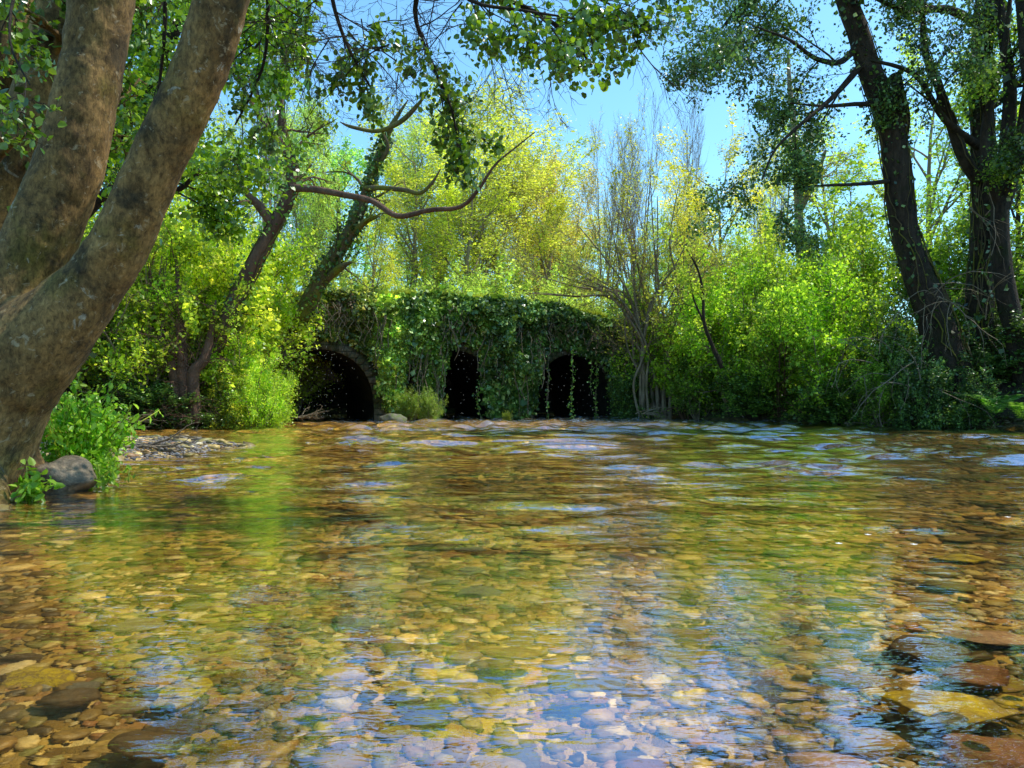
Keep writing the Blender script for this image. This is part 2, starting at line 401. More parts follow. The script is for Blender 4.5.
# label, colour, px, py of its middle, width px, thickness ratio, turn, top above water (m)
BIG = [
 ('long mossy yellow stone lying just under the clear shallows','yellow',948,706,150,.30,-.35,-.012),
 ('rounded ochre stone beside the long mossy yellow stone','ochre',872,736,84,.42,.1,-.006),
 ('rust red slab breaking the surface near the mossy yellow stone','rust',1004,748,130,.30,.15,-.003),
 ('pink stone lying close beneath the ochre rounded stone','pink',832,764,100,.35,-.2,-.012),
 ('small pale cream flake between the pink and rust stones','tan',896,762,34,.3,-.5,-.004),
 ('broad dark brown boulder with a hollow of shadow under it','brown',925,652,86,.5,.2,-.03),
 ('flat pinkish tan slab lying beyond the dark brown boulder','pink',985,640,92,.25,.1,-.03),
 ('rusty brown block between the dark boulder and yellow stone','rust',982,672,84,.45,.3,-.01),
 ('flat ochre stone alone on the pebbles in mid stream','ochre',516,664,66,.3,.15,-.05),
 ('small pale peach stone in the blue reflected sky','pink',738,712,40,.35,.0,-.012),
 ('rusty stone half hidden under the pale sky reflection','rust',640,772,70,.35,.2,-.03),
 ('bright orange pebble alone in dark gravel','yellow',182,698,36,.4,.1,-.03),
 ('pale cream cobble at the edge of the blue sky reflection','tan',336,702,42,.35,.2,-.04),
 ('reddish brown flat stone among green gold pebbles','rust',378,654,30,.35,.0,-.05),
 ('small pink stone lying between olive gravel patches','pink',758,808,60,.3,.3,-.02),
 ('yellow weedy stone under the dark shaded water','yellow',960,572,58,.35,.1,-.08),
 ('pale ochre cobble far out under the dark rippled water','ochre',960,552,44,.35,.1,-.08),
 ('long olive green stone with a dark edge','olive',950,596,60,.3,-.2,-.06),
 ('wide olive cobble beside the dark tree reflections','olive',596,694,70,.25,.1,-.05),
 ('grey wet stone with sky shine near the rust slab','grey',945,716,50,.4,.2,-.004),
 ('brown stone near the edge of the dark bank shadow','brown',70,704,60,.4,.2,-.04),
 ('tan stone cut off by the lower edge of the view','tan',490,775,66,.3,.1,-.04),
 ('broad grey brown slab in the shaded corner of gravel','brown',150,748,90,.3,-.1,-.04),
 ('thin gold flake leaning on the rust slab','yellow',1012,700,40,.25,.4,-.004),
]
rs = np.random.default_rng(77)
for (lab, cm, px, py, w, th, rot, top) in BIG:
    d = CAMH*F/(py-HY); wx = w/F*d*.5
    bv, bf = stone_shape(rs, 4, .8)
    a = wx; b = wx*rs.uniform(.6,.8); c = wx*th*1.4
    v = bv*np.array([a,b,c]); ca, sa = math.cos(rot), math.sin(rot)
    v = np.stack([v[:,0]*ca-v[:,1]*sa, v[:,0]*sa+v[:,1]*ca, v[:,2]], -1)
    dd = (CAMH-top)*F/(py-HY)
    o = mesh('stone', v, None, bf, RM[cm]); o.location = (GX(px, dd), dd, top-v[:,2].max())
    tag(o, lab, 'stone')
# cobbles: one of each colour, then copies
prot = []
for cm in ('ochre','rust','brown','tan','olive','grey','yellow'):
    bv, bf = stone_shape(rs, 3, .7)
    prot.append((cm, bv*np.array([1,.75,.42]), bf))
GL = {'ochre':'ochre cobble lying among smaller golden pebbles','rust':'rust brown cobble lying among smaller pebbles','brown':'dark brown cobble lying among smaller pebbles',
 'tan':'pale tan cobble lying among smaller pebbles','olive':'olive green cobble lying among smaller pebbles','grey':'grey cobble lying among smaller golden pebbles','yellow':'yellow weedy cobble lying among smaller pebbles'}
src = {}
for k in range(150):
    y = math.sqrt(rs.uniform(1.3**2, 5.5**2)); x = rs.uniform(-.68, .70)*y
    if sdist(np.array([x]), np.array([y]))[0] > -.1: continue
    if x/y > .2 and y < 2.5 and k % 3: x = rs.uniform(.3,.7)*y
    ck = int(rs.choice(len(prot), p=[.22,.2,.18,.12,.12,.08,.08])); cm, bv, bf = prot[ck]
    if cm not in src: o = mesh('cobble', bv, None, bf, RM[cm]); src[cm] = o
    else: o = src[cm].copy(); C.objects.link(o)
    s = rs.uniform(.035,.075)*(1+.10*y)
    o.location = (x, y, H(x,y)+s*.12); o.scale = (s, s*rs.uniform(.7,1), s*rs.uniform(.7,1.1)); o.rotation_euler = (rs.normal(0,.12), rs.normal(0,.12), rs.uniform(0,6.28))
    tag(o, GL[cm], 'cobble', cm+' cobbles on the river bed')

# boulder at the foot of the big tree and the mossy one at the bridge
bv, bf = stone_shape(rs, 5, .5)
o = mesh('boulder', bv*np.array([.20,.22,.13]), None, bf, mat_rock('pale_boulder', (.07,.05,.03), (.30,.22,.13), (.05,.04,.02), .5, .6))
o.location = (GX(62,5.0), 5.0, .07); o.rotation_euler = (0,.35,-.3); tag(o, 'smooth pale boulder wedged under the leaning tree trunk at the waterline', 'boulder')
bv, bf = stone_shape(rs, 4, .5)
o = mesh('boulder', bv*np.array([.40,.3,.17]), None, bf, mat_rock('mossy_boulder', (.09,.08,.05), (.22,.2,.13), (.10,.13,.02), .5, .8))
o.location = (GX(393,19.6), 19.6, .1); tag(o, 'mossy boulder at the foot of the bridge pier', 'boulder')

# ------------------------------------------------------------------ plant building
def tubes(lines, sides=4):
    """lines: list of (points, radii) -> verts, quads"""
    by = {}
    for p, r in lines: by.setdefault(len(p), []).append((p, r))
    V = []; Q = []; off = 0
    for n, L in by.items():
        P = np.array([[tuple(x) for x in p] for p, r in L], float); Rr = np.array([r for p, r in L], float)
        T = np.gradient(P, axis=1); T /= np.linalg.norm(T, axis=2, keepdims=True)+1e-9
        main = P[:,-1]-P[:,0]; main /= np.linalg.norm(main, axis=1, keepdims=True)+1e-9
        ref = np.where(np.abs(main[:,2:3]) > .7, np.array([[1.,0,0]]), np.array([[0,0,1.]]))[:,None,:]
        A = np.cross(T, ref); A /= np.linalg.norm(A, axis=2, keepdims=True)+1e-9
        B = np.cross(T, A)
        th = np.arange(sides)*2*math.pi/sides
        ring = P[:,:,None,:]+Rr[:,:,None,None]*(np.cos(th)[None,None,:,None]*A[:,:,None,:]+np.sin(th)[None,None,:,None]*B[:,:,None,:])
        m = len(L); V.append(ring.reshape(-1,3))
        i = np.arange(n-1)[:,None]*sides+np.arange(sides)[None,:]; j = np.arange(n-1)[:,None]*sides+(np.arange(sides)[None,:]+1)%sides
        q = np.stack([i, j, j+sides, i+sides], -1).reshape(-1,4)
        Q.append((q[None]+(off+np.arange(m)*n*sides)[:,None,None]).reshape(-1,4)); off += m*n*sides
    return np.concatenate(V), np.concatenate(Q)

def leaves(pts, size, rng, form=4, droop=.0, up=.3, narrow=.55, svar=.35, zs=1.0):
    """leaf faces at pts; form 4 = one folded quad, 6 = two faces along a midrib with a fold"""
    pts = np.asarray(pts, float); n = len(pts)
    d = rng.normal(size=(n,3)); d[:,2] -= droop*1.5; d /= np.linalg.norm(d, axis=1, keepdims=True)
    nr = rng.normal(size=(n,3)); nr[:,2] += up*2
    w = np.cross(nr, d); w /= np.linalg.norm(w, axis=1, keepdims=True)+1e-9
    nn = np.cross(d, w)
    d = d*[1,1,zs]; w = w*[1,1,zs]; nn = nn*[1,1,zs]
    s = (size*np.exp(rng.normal(0, svar, n)))[:,None]
    if form == 4:
        v = np.stack([pts, pts+s*(.5*d+narrow*.5*w+.08*nn), pts+s*d, pts+s*(.5*d-narrow*.5*w+.08*nn)], 1)
        q = np.arange(n*4).reshape(-1,4); return v.reshape(-1,3), q
    v = np.stack([pts, pts+s*(.3*d+narrow*.5*w+.10*nn), pts+s*(.72*d+narrow*.42*w+.06*nn), pts+s*(1.0*d-.06*nn),
                  pts+s*(.72*d-narrow*.42*w+.06*nn), pts+s*(.3*d-narrow*.5*w+.10*nn)], 1)
    b = np.arange(n)[:,None]*6
    q = np.concatenate([b+np.array([[0,1,2,3]]), b+np.array([[0,3,4,5]])], 0)
    return v.reshape(-1,3), q

def rv(r): return Vector((r.gauss(0,1), r.gauss(0,1), r.gauss(0,1)))
def grow(r, lines, tips, p, d, L, rad, lvl, S):
    n = S['n'][lvl]; pts = [p.copy()]; rr = [rad]; d = d.normalized()
    for i in range(n):
        d = (d+rv(r)*S['jit'][lvl]+Vector((0,0,S['trop'][lvl]))).normalized()
        p = p+d*(L/n); pts.append(p.copy()); rr.append(rad*(1-(1-S['tap'])*(i+1)/n))
    lines.append((pts, rr))
    last = len(S['n'])-1
    if lvl >= S.get('leaf_from', last): tips.append(pts)
    if lvl < last:
        k = S['kids'][lvl]
        for c in range(k):
            t = S['lo'][lvl]+(1-S['lo'][lvl])*(c+r.random())/k
            f = t*n; i = min(int(f), n-1); q = pts[i].lerp(pts[i+1], f-i)
            dd = (pts[i+1]-pts[i]).normalized(); ax = dd.cross(rv(r)).normalized()
            cd = Quaternion(ax, S['ang'][lvl]*r.uniform(.6,1.3))@dd
            grow(r, lines, tips, q, cd, L*S['ratio'][lvl]*r.uniform(.65,1.15)*(1.15-.45*t), max(rr[i]*.55, S.get('rmin',.002)), lvl+1, S)
def tip_points(tips, per, sig, rng, lo=.15):
    out = []
    for p in tips:
        a = np.array([tuple(x) for x in p]); n = len(a)-1
        t = rng.uniform(lo, 1, per)*n; i = np.minimum(t.astype(int), n-1); f = (t-i)[:,None]
        out.append(a[i]*(1-f)+a[i+1]*f)
    o = np.concatenate(out); return o+rng.normal(0, sig, o.shape)

# ---- prototypes in a unit space (height 1, standing on the origin)
def shrub_proto(seed, stems, spread, per, lsz, S):
    r = random.Random(seed); g = np.random.default_rng(seed); lines = []; tips = []
    for k in range(stems):
        a = r.uniform(0, 6.28); s = r.uniform(.1, spread)
        grow(r, lines, tips, Vector((math.cos(a)*.06, math.sin(a)*.06, -.03)), Vector((math.cos(a)*s, math.sin(a)*s, 1)), r.uniform(.6,.95), .012, 0, S)
    sv, sq = tubes(lines, 4)
    lp = tip_points(tips, per, .022, g, 0)
    lp = lp[lp[:,2] > .0]
    lv, lq = leaves(lp, lsz*1.15, g, 4, .0, .5, .7, zs=.6)
    return (sv, sq, lv, lq)
SH = dict(n=[6,4,3], jit=[.13,.2,.25], trop=[.02,.03,.0], kids=[8,6], lo=[.15,.2], ang=[.85,.8], ratio=[.5,.55], tap=.35, rmin=.0015, leaf_from=1)
def tree_proto(seed, per, lsz, S, stems=1, spread=.1, low=.12, sig=.012, rad=.018):
    r = random.Random(seed); g = np.random.default_rng(seed); lines = []; tips = []
    for k in range(stems):
        a = r.uniform(0, 6.28) if stems > 1 else 0
        s = r.uniform(.2,1)*spread if stems > 1 else .03
        grow(r, lines, tips, Vector((math.cos(a)*.02*(stems>1), math.sin(a)*.02*(stems>1), -.02)), Vector((math.cos(a)*s, math.sin(a)*s, 1)), r.uniform(.8,.98), rad, 0, S)
    sv, sq = tubes(lines, 5)
    if per:
        lp = tip_points(tips, per, sig, g, .1)
        lv, lq = leaves(lp, lsz*1.15, g, 4, .0, .4, .65, zs=.6)
    else: lv = lq = None
    return (sv, sq, lv, lq)
TR = dict(n=[8,6,4,3], jit=[.05,.12,.2,.25], trop=[.02,.06,.03,-.01], kids=[13,7,5], lo=[.18,.25,.2], ang=[.75,.7,.75], ratio=[.42,.5,.5], tap=.2, rmin=.0009, leaf_from=2)
WI = dict(n=[8,6,4,3], jit=[.05,.10,.16,.25], trop=[.03,.09,.04,.0], kids=[11,8,5], lo=[.15,.15,.15], ang=[.65,.6,.7], ratio=[.5,.5,.45], tap=.2, rmin=.0009, leaf_from=2)
BA = dict(n=[8,6,5,3], jit=[.05,.08,.12,.16], trop=[.03,.12,.08,.04], kids=[10,8,6], lo=[.25,.2,.2], ang=[.5,.5,.55], ratio=[.48,.5,.5], tap=.12, rmin=.0008, leaf_from=3)

PROTO = {}
def reg(name, arr, wood, leaf, stemname='stems', crownname='crown'):
    sv, sq, lv, lq = arr
    ms = mesh('wood', sv, sq, mat=wood).data
    ml = mesh('leafage', lv, lq, mat=leaf, smooth=False).data if lv is not None else None
    for o in list(C.objects):
        if o.data in (ms, ml): bpy.data.objects.remove(o)
    PROTO[name] = (ms, ml, stemname, crownname)
reg('shrub_a', shrub_proto(1, 15, .75, 22, .026, SH), M['bark_twig'], M['leaf_mid'])
reg('shrub_b', shrub_proto(2, 15, .9, 22, .028, SH), M['bark_red'], M['leaf_mid'])
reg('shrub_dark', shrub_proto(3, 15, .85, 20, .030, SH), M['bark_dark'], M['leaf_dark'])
reg('shrub_bright', shrub_proto(4, 18, .8, 26, .024, SH), M['bark_twig'], M['leaf_fresh'])
reg('shrub_yellow', shrub_proto(5, 15, .7, 22, .022, SH), M['bark_twig'], M['leaf_spring'])
reg('tree_spring', tree_proto(6, 20, .0095, TR), M['bark_twig'], M['leaf_spring'], 'trunk')
reg('tree_willow', tree_proto(7, 14, .0088, WI, 5, .30, sig=.020, rad=.010), M['bark_twig'], M['leaf_spring'], 'trunk')
reg('tree_green', tree_proto(8, 26, .0100, TR, rad=.02), M['bark_dark'], M['leaf_mid'], 'trunk')
reg('tree_bare', tree_proto(9, 0, 0, BA, 3, .2, rad=.010), M['bark_twig'], None, 'trunk')
reg('tree_bare_buds', tree_proto(10, 2, .008, BA, 4, .3, rad=.010), M['bark_twig'], M['leaf_spring'], 'trunk')
def plant(proto, name, label, cat, px, d, toppy, wpx, col=(1,1,1), rot=0, group=None, base=None, lean=(0,0)):
    """px, d: where the stem meets the ground; toppy: picture height of its top, used to work out the real height"""
    x = GX(px, d); z0 = H(x, d) if base is None else base
    z0 -= .05; h = CAMH+(HY-toppy)/F*d-z0; w = wpx/F*d
    e = thing(name, label, cat, (x, d, z0), group); e.rotation_euler = (lean[0], lean[1], rot)
    ms, ml, sn, cn = PROTO[proto]
    k = max(w*.72, .60*h if not label.startswith(('tiny','fresh','small green')) else 0)*1.0 if proto.startswith('shrub') else w*( 1.3 if d > 23 and 'bare' not in proto else 1.0)
    a = bpy.data.objects.new(sn, ms); link(a, e); a.scale = (k, k, h)
    if ml is not None:
        b = bpy.data.objects.new(cn, ml); link(b, e); b.scale = (k, k, h); b.color = (*[c*(1.25 if d > 23 else 1.1)*(f_ if d > 23 else 1) for c, f_ in zip(col,(1.05,1.0,1.25))], 1)  # far crowns lighter and bluer: haze put into their colour
    return e

# far trees behind the bridge
T = [
 ('tree_willow','tall pale yellow-green tree behind the middle of the bridge','tree',478,33,128,190,(1.0,1.05,.8),.3),
 ('tree_willow','pale golden upright tree beside the tall tree behind the bridge','tree',560,36,185,130,(1.25,1.1,1.1),1.9),
 ('tree_spring','yellow leafed tree behind the ivy covered leaning trunk','tree',405,30,150,150,(1.0,1.1,.6),.9),
 ('tree_green','blue-green tree at the far end of the bridge','tree',345,40,120,170,(1.1,1.5,1.9),2.2),
 ('tree_spring','light green tree rising beyond the bridge parapet','tree',520,44,170,170,(.75,.95,.7),2.9),
 ('tree_willow','slender green tree directly above the central arch','tree',430,38,150,150,(.8,1.0,.9),4.0),
 ('tree_spring','bright yellow-green tree above the thicket of red stems','tree',185,21,150,190,(.95,1.1,.7),3.3),
 ('tree_spring','sunlit tree above the bright waterside bush','tree',240,27,150,150,(.9,1.05,.6),5.1),
 ('tree_green','mid green tree hidden behind the big leaning trunk','tree',110,17,60,200,(1.2,1.1,.8),1.1),
 ('tree_green','broad tree at the edge of the wood beyond the leaning trunk','tree',0,19,20,260,(1.3,1.2,.8),2.0),
 ('tree_spring','rounded yellow-green tree standing beyond the bare willow stems','tree',712,27,178,150,(1.15,1.1,.5),.2),
 ('tree_spring','thin pale tree between the rounded tree and dark crown','tree',775,33,165,120,(1.1,1.1,.8),1.2),
 ('tree_spring','yellow-green tree behind the leaning ivy covered trunk','tree',845,24,150,190,(.85,1.1,.6),4.4),
 ('tree_spring','tall yellow-green tree behind the dark trunks on the bank','tree',940,24,70,220,(.8,1.05,.5),3.0),
 ('tree_green','green tree filling the gap behind the slim dark trunks','tree',1020,22,60,220,(1.3,1.35,.7),.8),
 ('tree_green','dark green tree at the outer edge of the bank wood','tree',1120,20,0,260,(1,1,.8),.8),
 ('tree_spring','broad yellow-green tree low behind the parapet of the bridge','tree',455,29,175,170,(1.0,1.1,.6),1.3),
 ('tree_spring','round golden green tree behind the lower end of the bridge','tree',545,31,185,150,(1.05,1.1,.65),2.3),
 ('tree_spring','small yellow tree between the crooked mossy limbs','tree',375,26,200,110,(1.1,1.15,.6),3.3),
 ('tree_willow','grey-green fine twigged tree between the two leaning ivy trees','tree',310,31,140,120,(.9,1.2,1.2),3.9),
 ('tree_spring','bright rounded tree behind the thin dark sapling','tree',690,25,205,110,(1.15,1.1,.5),5.3),
 ('tree_spring','distant low tree seen over the far end of the bridge','tree',620,48,250,170,(.8,1,.7),.8),
 ('tree_spring','distant tree seen between the bare grey trees','tree',670,46,225,150,(.8,1.0,.7),1.8),
 ('tree_spring','distant tree closing the gap behind the bare willow','tree',570,50,235,150,(.9,1.0,.7),2.8),
]
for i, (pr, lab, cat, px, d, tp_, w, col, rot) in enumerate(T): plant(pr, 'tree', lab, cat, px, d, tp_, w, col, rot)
for (pr, lab, px, d, tp_, w, rot) in [
 ('tree_bare','bare grey twiggy tree against the blue sky, the widest of its kind',640,36,135,150,.5),
 ('tree_bare','bare slender tree nearest the rounded yellow-green tree',690,38,120,130,1.7),
 ('tree_bare_buds','bare tree with a few yellow buds beside the golden tree',605,34,150,130,2.6),
 ('tree_bare_buds','budding bare tree behind the pale thin tree',760,36,150,110,3.6),
 ('tree_bare','leafless tree behind the branches over the thicket',270,24,-20,170,2.2)]:
    plant(pr, 'bare_tree', lab, 'tree', px, d, tp_, w, (1,1,.8), rot)

# shrubs: left bank
Sb = [
 ('shrub_bright','bright lime green bush overhanging the water beside the dark arch',232,16.4,312,80,(1.25,1.4,.8),.4),
 ('shrub_bright','lime green bush leaning out above the bright waterside bush',222,17.4,240,95,(1.3,1.4,.7),2.4),
 ('shrub_bright','small bright bush dipping into the water beside the largest arch',254,16.0,362,45,(1.25,1.4,.8),5.4),
 ('shrub_bright','broad sunlit bush rising over the thicket of reddish stems',190,18.8,180,130,(1.4,1.4,.7),1.4),
 ('shrub_bright','sunlit bush beside the big trunk above the dark bank',150,18.2,195,150,(1.4,1.3,.7),3.4),
 ('shrub_bright','round sunlit bush between the thicket and the ivy tree',222,18.4,205,110,(1.35,1.4,.7),4.9),
 ('shrub_yellow','yellow-green bush high on the bank beyond the nettles',118,17.5,230,130,(1.0,1.1,.7),2.2),
 ('shrub_b','green thicket of reddish bare stems on the bank',178,16.6,215,120,(1.7,1.5,.9),1.0),
 ('shrub_a','leafy green bush behind the leaning trunk',135,15.6,230,120,(1.9,1.8,1),2.0),
 ('shrub_dark','low dark bush at the waterline below the reddish stems',190,15.8,385,95,(1.6,1.6,1),3.0),
 ('shrub_a','low green bush trailing to the water by the gravel bar',228,15.9,378,75,(1.5,1.3,.8),1.2),
 ('shrub_dark','dark low bush nearest the gravel bar',140,15.4,375,100,(1.3,1.4,1),4.0),
 ('shrub_a','tall green bush at the edge of the left bank wood beside the trunk fork',70,15.5,210,170,(1,1.1,.8),5.0),
 ('shrub_dark','dark bush in the wood behind the big trunk',0,14.5,240,200,(1.2,1.2,1),5.5),
 ('shrub_yellow','yellow-green bush at the landward end of the bridge',290,23,300,60,(.9,1.1,.7),5.5),
 # right bank, waterside row
 ('shrub_b','leafy bush beside the foot of the bare willow stems',690,21.6,285,80,(1.15,1.35,.7),.3),
 ('shrub_a','sunlit bush with a thin dark stem beside it',735,20.4,270,95,(1.15,1.4,.7),1.3),
 ('shrub_b','green bush drooping to the water in the middle of the bank',780,19.2,275,100,(1.15,1.3,.8),2.3),
 ('shrub_a','bush with bright upper leaves before the leaning trunk',828,18.2,262,105,(1.2,1.45,.6),3.3),
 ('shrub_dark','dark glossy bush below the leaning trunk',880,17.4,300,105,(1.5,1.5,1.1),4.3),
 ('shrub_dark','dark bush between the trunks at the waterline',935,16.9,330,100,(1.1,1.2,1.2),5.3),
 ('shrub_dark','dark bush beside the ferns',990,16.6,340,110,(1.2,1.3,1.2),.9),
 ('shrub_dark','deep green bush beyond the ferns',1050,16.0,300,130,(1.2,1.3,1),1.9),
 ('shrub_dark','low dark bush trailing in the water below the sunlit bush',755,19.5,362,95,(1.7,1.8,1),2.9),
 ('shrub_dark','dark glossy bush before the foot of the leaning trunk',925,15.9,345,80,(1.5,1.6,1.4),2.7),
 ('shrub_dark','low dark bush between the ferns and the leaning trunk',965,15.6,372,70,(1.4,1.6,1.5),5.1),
 ('shrub_a','green leafy bush at the river edge before the dark trunks',885,16.7,350,80,(.9,1.1,.8),1.9),
 ('shrub_dark','low dark bush with leaves touching the water',835,17.7,365,105,(1.6,1.7,1.1),3.9),
 ('shrub_a','low bush at the water beside the willow foot',700,21.0,360,75,(.8,1,.8),4.9),
 # right bank, upper row
 ('shrub_yellow','yellow-green bush on the bank behind the waterside bushes',720,24.5,225,110,(.9,1.1,.6),.5),
 ('shrub_yellow','sunlit yellow-green bush crowning the middle of the bank',785,23,225,115,(.9,1.1,.6),1.5),
 ('shrub_a','green bush on top of the bank beside the leaning trunk',850,21.5,215,125,(1.1,1.2,.7),2.5),
 ('shrub_yellow','yellow-green bush seen between the dark trunks',935,21,200,140,(.65,.95,.5),3.5),
 ('shrub_a','bush behind the slim dark trunks',1010,20,215,150,(1,1.1,.7),4.5),
 ('shrub_a','bush at the outer end of the bank wood',1100,18,200,180,(1,1.1,.7),5.4),
 # behind the bridge
 ('shrub_yellow','bush behind the parapet above the central arch',470,28,255,120,(.75,1,.8),.2),
 ('shrub_yellow','bush behind the parapet near the leaning ivy trunk',375,27,260,120,(.8,1,.8),1.2),
 ('shrub_yellow','bush behind the parapet at its lower end',560,29,268,120,(.8,1,.8),2.2),
 ('shrub_a','bush beyond the willow stems behind the bridge end',635,27,290,120,(.9,1.1,.8),3.2),
]
for (pr, lab, px, d, tp_, w, col, rot) in Sb: plant(pr, 'bush', lab, 'bush', px, d, tp_, w, col, rot)
# distant woodland that closes the horizon
g = np.random.default_rng(99); kk = 0
for k in range(34):
    a = -1.25+2.5*k/33+g.normal(0,.02); dd = g.uniform(58, 72); x = math.sin(a)*dd*1.0; y = math.cos(a)*dd*.9+12
    pxx = 512+F*x/y
    if abs(pxx-512) > 620: continue
    e = thing('distant_tree', 'pale tree of the distant wood behind the river', 'tree', (x, y, H(x,y)-.2), 'trees of the distant wood')
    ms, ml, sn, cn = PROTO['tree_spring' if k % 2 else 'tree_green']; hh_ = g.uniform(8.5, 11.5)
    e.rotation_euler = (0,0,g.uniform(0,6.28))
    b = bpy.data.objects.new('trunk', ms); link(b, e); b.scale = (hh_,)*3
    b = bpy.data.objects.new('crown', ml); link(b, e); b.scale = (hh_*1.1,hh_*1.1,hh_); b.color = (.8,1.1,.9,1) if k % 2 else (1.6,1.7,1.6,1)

# ------------------------------------------------------------------ the bridge
BA_, BB_ = Vector((-8.6,19.0,0)), Vector((6.6,25.2,0))
BD = (BB_-BA_).normalized(); BN = Vector((BD.y,-BD.x,0)); BL = (BB_-BA_).length
def bs(px):           # distance along the bridge face seen at picture column px
    u = (px-512)/F; t = BA_.cross(Vector((u,1,0))).z/ (Vector((u,1,0)).cross(BD).z)
    # solve BA_ + s*BD = t*(u,1)
    s = (u*BA_.y-BA_.x)/(BD.x-u*BD.y)
    return s
def bp(s, z, out=0.0, back=0.0): return BA_+BD*s+BN*(out-back)+Vector((0,0,z))
def bd_at(px): return bp(bs(px),0).y
def bz(px, py): return CAMH+(HY-py)/F*bd_at(px)
ARCH = []
for (p0, p1, pc) in ((262,374,349),(404,500,350),(534,612,354)):
    s0, s1 = bs(p0), bs(p1); ARCH.append(((s0+s1)/2, (s1-s0)/2, bz((p0+p1)/2, pc)))
def arch_z(s):
    z = None
    for c, w, h in ARCH:
        if abs(s-c) < w:
            z = .25+(h-.25)*math.sqrt(max(0, 1-((s-c)/w)**2))**.8 if True else 0
    return z
TOPK = [(-1,bz(300,300)),(bs(300),bz(300,300)),(bs(340),bz(340,298)),(bs(420),bz(420,299)),(bs(500),bz(500,304)),(bs(560),bz(560,312)),(bs(610),bz(610,322)),(bs(700),bz(640,335)),(BL+1,2.4)]
def top_z(s): return float(np.interp(s, [a for a,b in TOPK], [b for a,b in TOPK]))
br = thing('stone_bridge', 'old three-arched stone bridge overgrown with hanging ivy', 'bridge', (0,0,0))
ss = sorted(set([x for x in np.linspace(0, BL, 110)]+[c+w*math.sin(t) for c,w,h in ARCH for t in np.linspace(-1.5707,1.5707,25)]))
for nm, dep in (('front_wall', 0.0), ('back_wall', 4.2)):
    V = []; Q = []
    for i in range(len(ss)-1):
        a, b = ss[i], ss[i+1]; m = (a+b)/2
        if arch_z(m) is None: za = zb = -.7
        else:
            za = arch_z(a) or .25; zb = arch_z(b) or .25
        o = len(V)
        V += [bp(a,za,0,dep), bp(b,zb,0,dep), bp(b,top_z(b)-.14,0,dep), bp(a,top_z(a)-.14,0,dep)]; Q.append((o,o+1,o+2,o+3))
    mesh(nm, [tuple(x) for x in V], Q, mat=M['stone'], parent=br, smooth=False)
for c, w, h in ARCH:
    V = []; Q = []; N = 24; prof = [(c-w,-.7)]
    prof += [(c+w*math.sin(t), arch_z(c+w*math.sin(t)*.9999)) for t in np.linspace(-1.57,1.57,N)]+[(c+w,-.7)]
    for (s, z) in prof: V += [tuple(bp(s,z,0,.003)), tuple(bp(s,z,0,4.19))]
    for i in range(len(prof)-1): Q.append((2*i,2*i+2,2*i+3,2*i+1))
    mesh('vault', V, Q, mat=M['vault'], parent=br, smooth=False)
    V = []; Q = []   # voussoirs, proud of the wall
    th = np.linspace(-1.5,1.5,23)
    for k in range(22):
        a, b = th[k]+.006, th[k+1]-.006; ring = []
        for tt in (a,b):
            s = c+w*math.sin(tt)*.9999; z = arch_z(s); nx, nz = math.sin(tt), math.cos(tt)*.9+.1
            ring.append((s, z, s+.30*nx, z+.30*nz))
        (s0,z0,s1,z1),(s2,z2,s3,z3) = ring; o = len(V); pr = .035+.012*(k%3)
        for ou in (pr, -.05):
            for (s,z) in ((s0,z0),(s2,z2),(s3,z3),(s1,z1)): V.append(tuple(bp(s,z,ou)))
        Q += [(o,o+1,o+2,o+3),(o,o+4,o+5,o+1),(o+1,o+5,o+6,o+2),(o+2,o+6,o+7,o+3),(o+3,o+7,o+4,o)]
    mesh('arch_ring', V, Q, mat=M['stone'], parent=br, smooth=False)
def strip(name, s0, s1, z0f, z1f, o0, o1, mat):
    V = []; Q = []; xs_ = np.linspace(s0, s1, 60)
    for s in xs_: V += [tuple(bp(s,z0f(s),o1)), tuple(bp(s,z1f(s),o1)), tuple(bp(s,z1f(s),o0)), tuple(bp(s,z0f(s),o0))]
    for i in range(59):
        for k in range(4): Q.append((4*i+k,4*i+4+k,4*i+4+(k+1)%4,4*i+(k+1)%4))
    Q += [(0,1,2,3),(59*4+3,59*4+2,59*4+1,59*4)]
    return mesh(name, V, Q, mat=mat, parent=br, smooth=False)
strip('coping', 0, BL, lambda s: top_z(s)-.138, lambda s: top_z(s)-.02, -.36, .07, M['stone'])
strip('coping', 0, BL, lambda s: top_z(s)-.138, lambda s: top_z(s)-.02, -4.27, -3.84, M['stone'])
strip('deck', 0, BL, lambda s: top_z(s)-1.0, lambda s: top_z(s)-.7, -4.19, -.005, M['stone'])
for c in ((ARCH[0][0]+ARCH[0][1]+ARCH[1][0]-ARCH[1][1])/2, (ARCH[1][0]+ARCH[1][1]+ARCH[2][0]-ARCH[2][1])/2):   # cutwaters
    V = [tuple(bp(c-.34,-.7,.002)), tuple(bp(c,-.7,.22)), tuple(bp(c+.34,-.7,.002)), tuple(bp(c-.34,.95,.002)), tuple(bp(c,.95,.2)), tuple(bp(c+.34,.95,.002)), tuple(bp(c,1.35,.02))]
    mesh('cutwater', V, [(0,1,4,3),(1,2,5,4)], [(3,4,6),(4,5,6)], M['stone'], br, False)
# added near-black wall behind the arches, keeps light from coming through
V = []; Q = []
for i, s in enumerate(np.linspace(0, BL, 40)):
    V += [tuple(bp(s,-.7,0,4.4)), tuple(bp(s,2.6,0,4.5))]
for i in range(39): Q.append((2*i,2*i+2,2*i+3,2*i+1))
tag(mesh('arch_blocker', V, Q, mat=M['vault']), kind='structure')

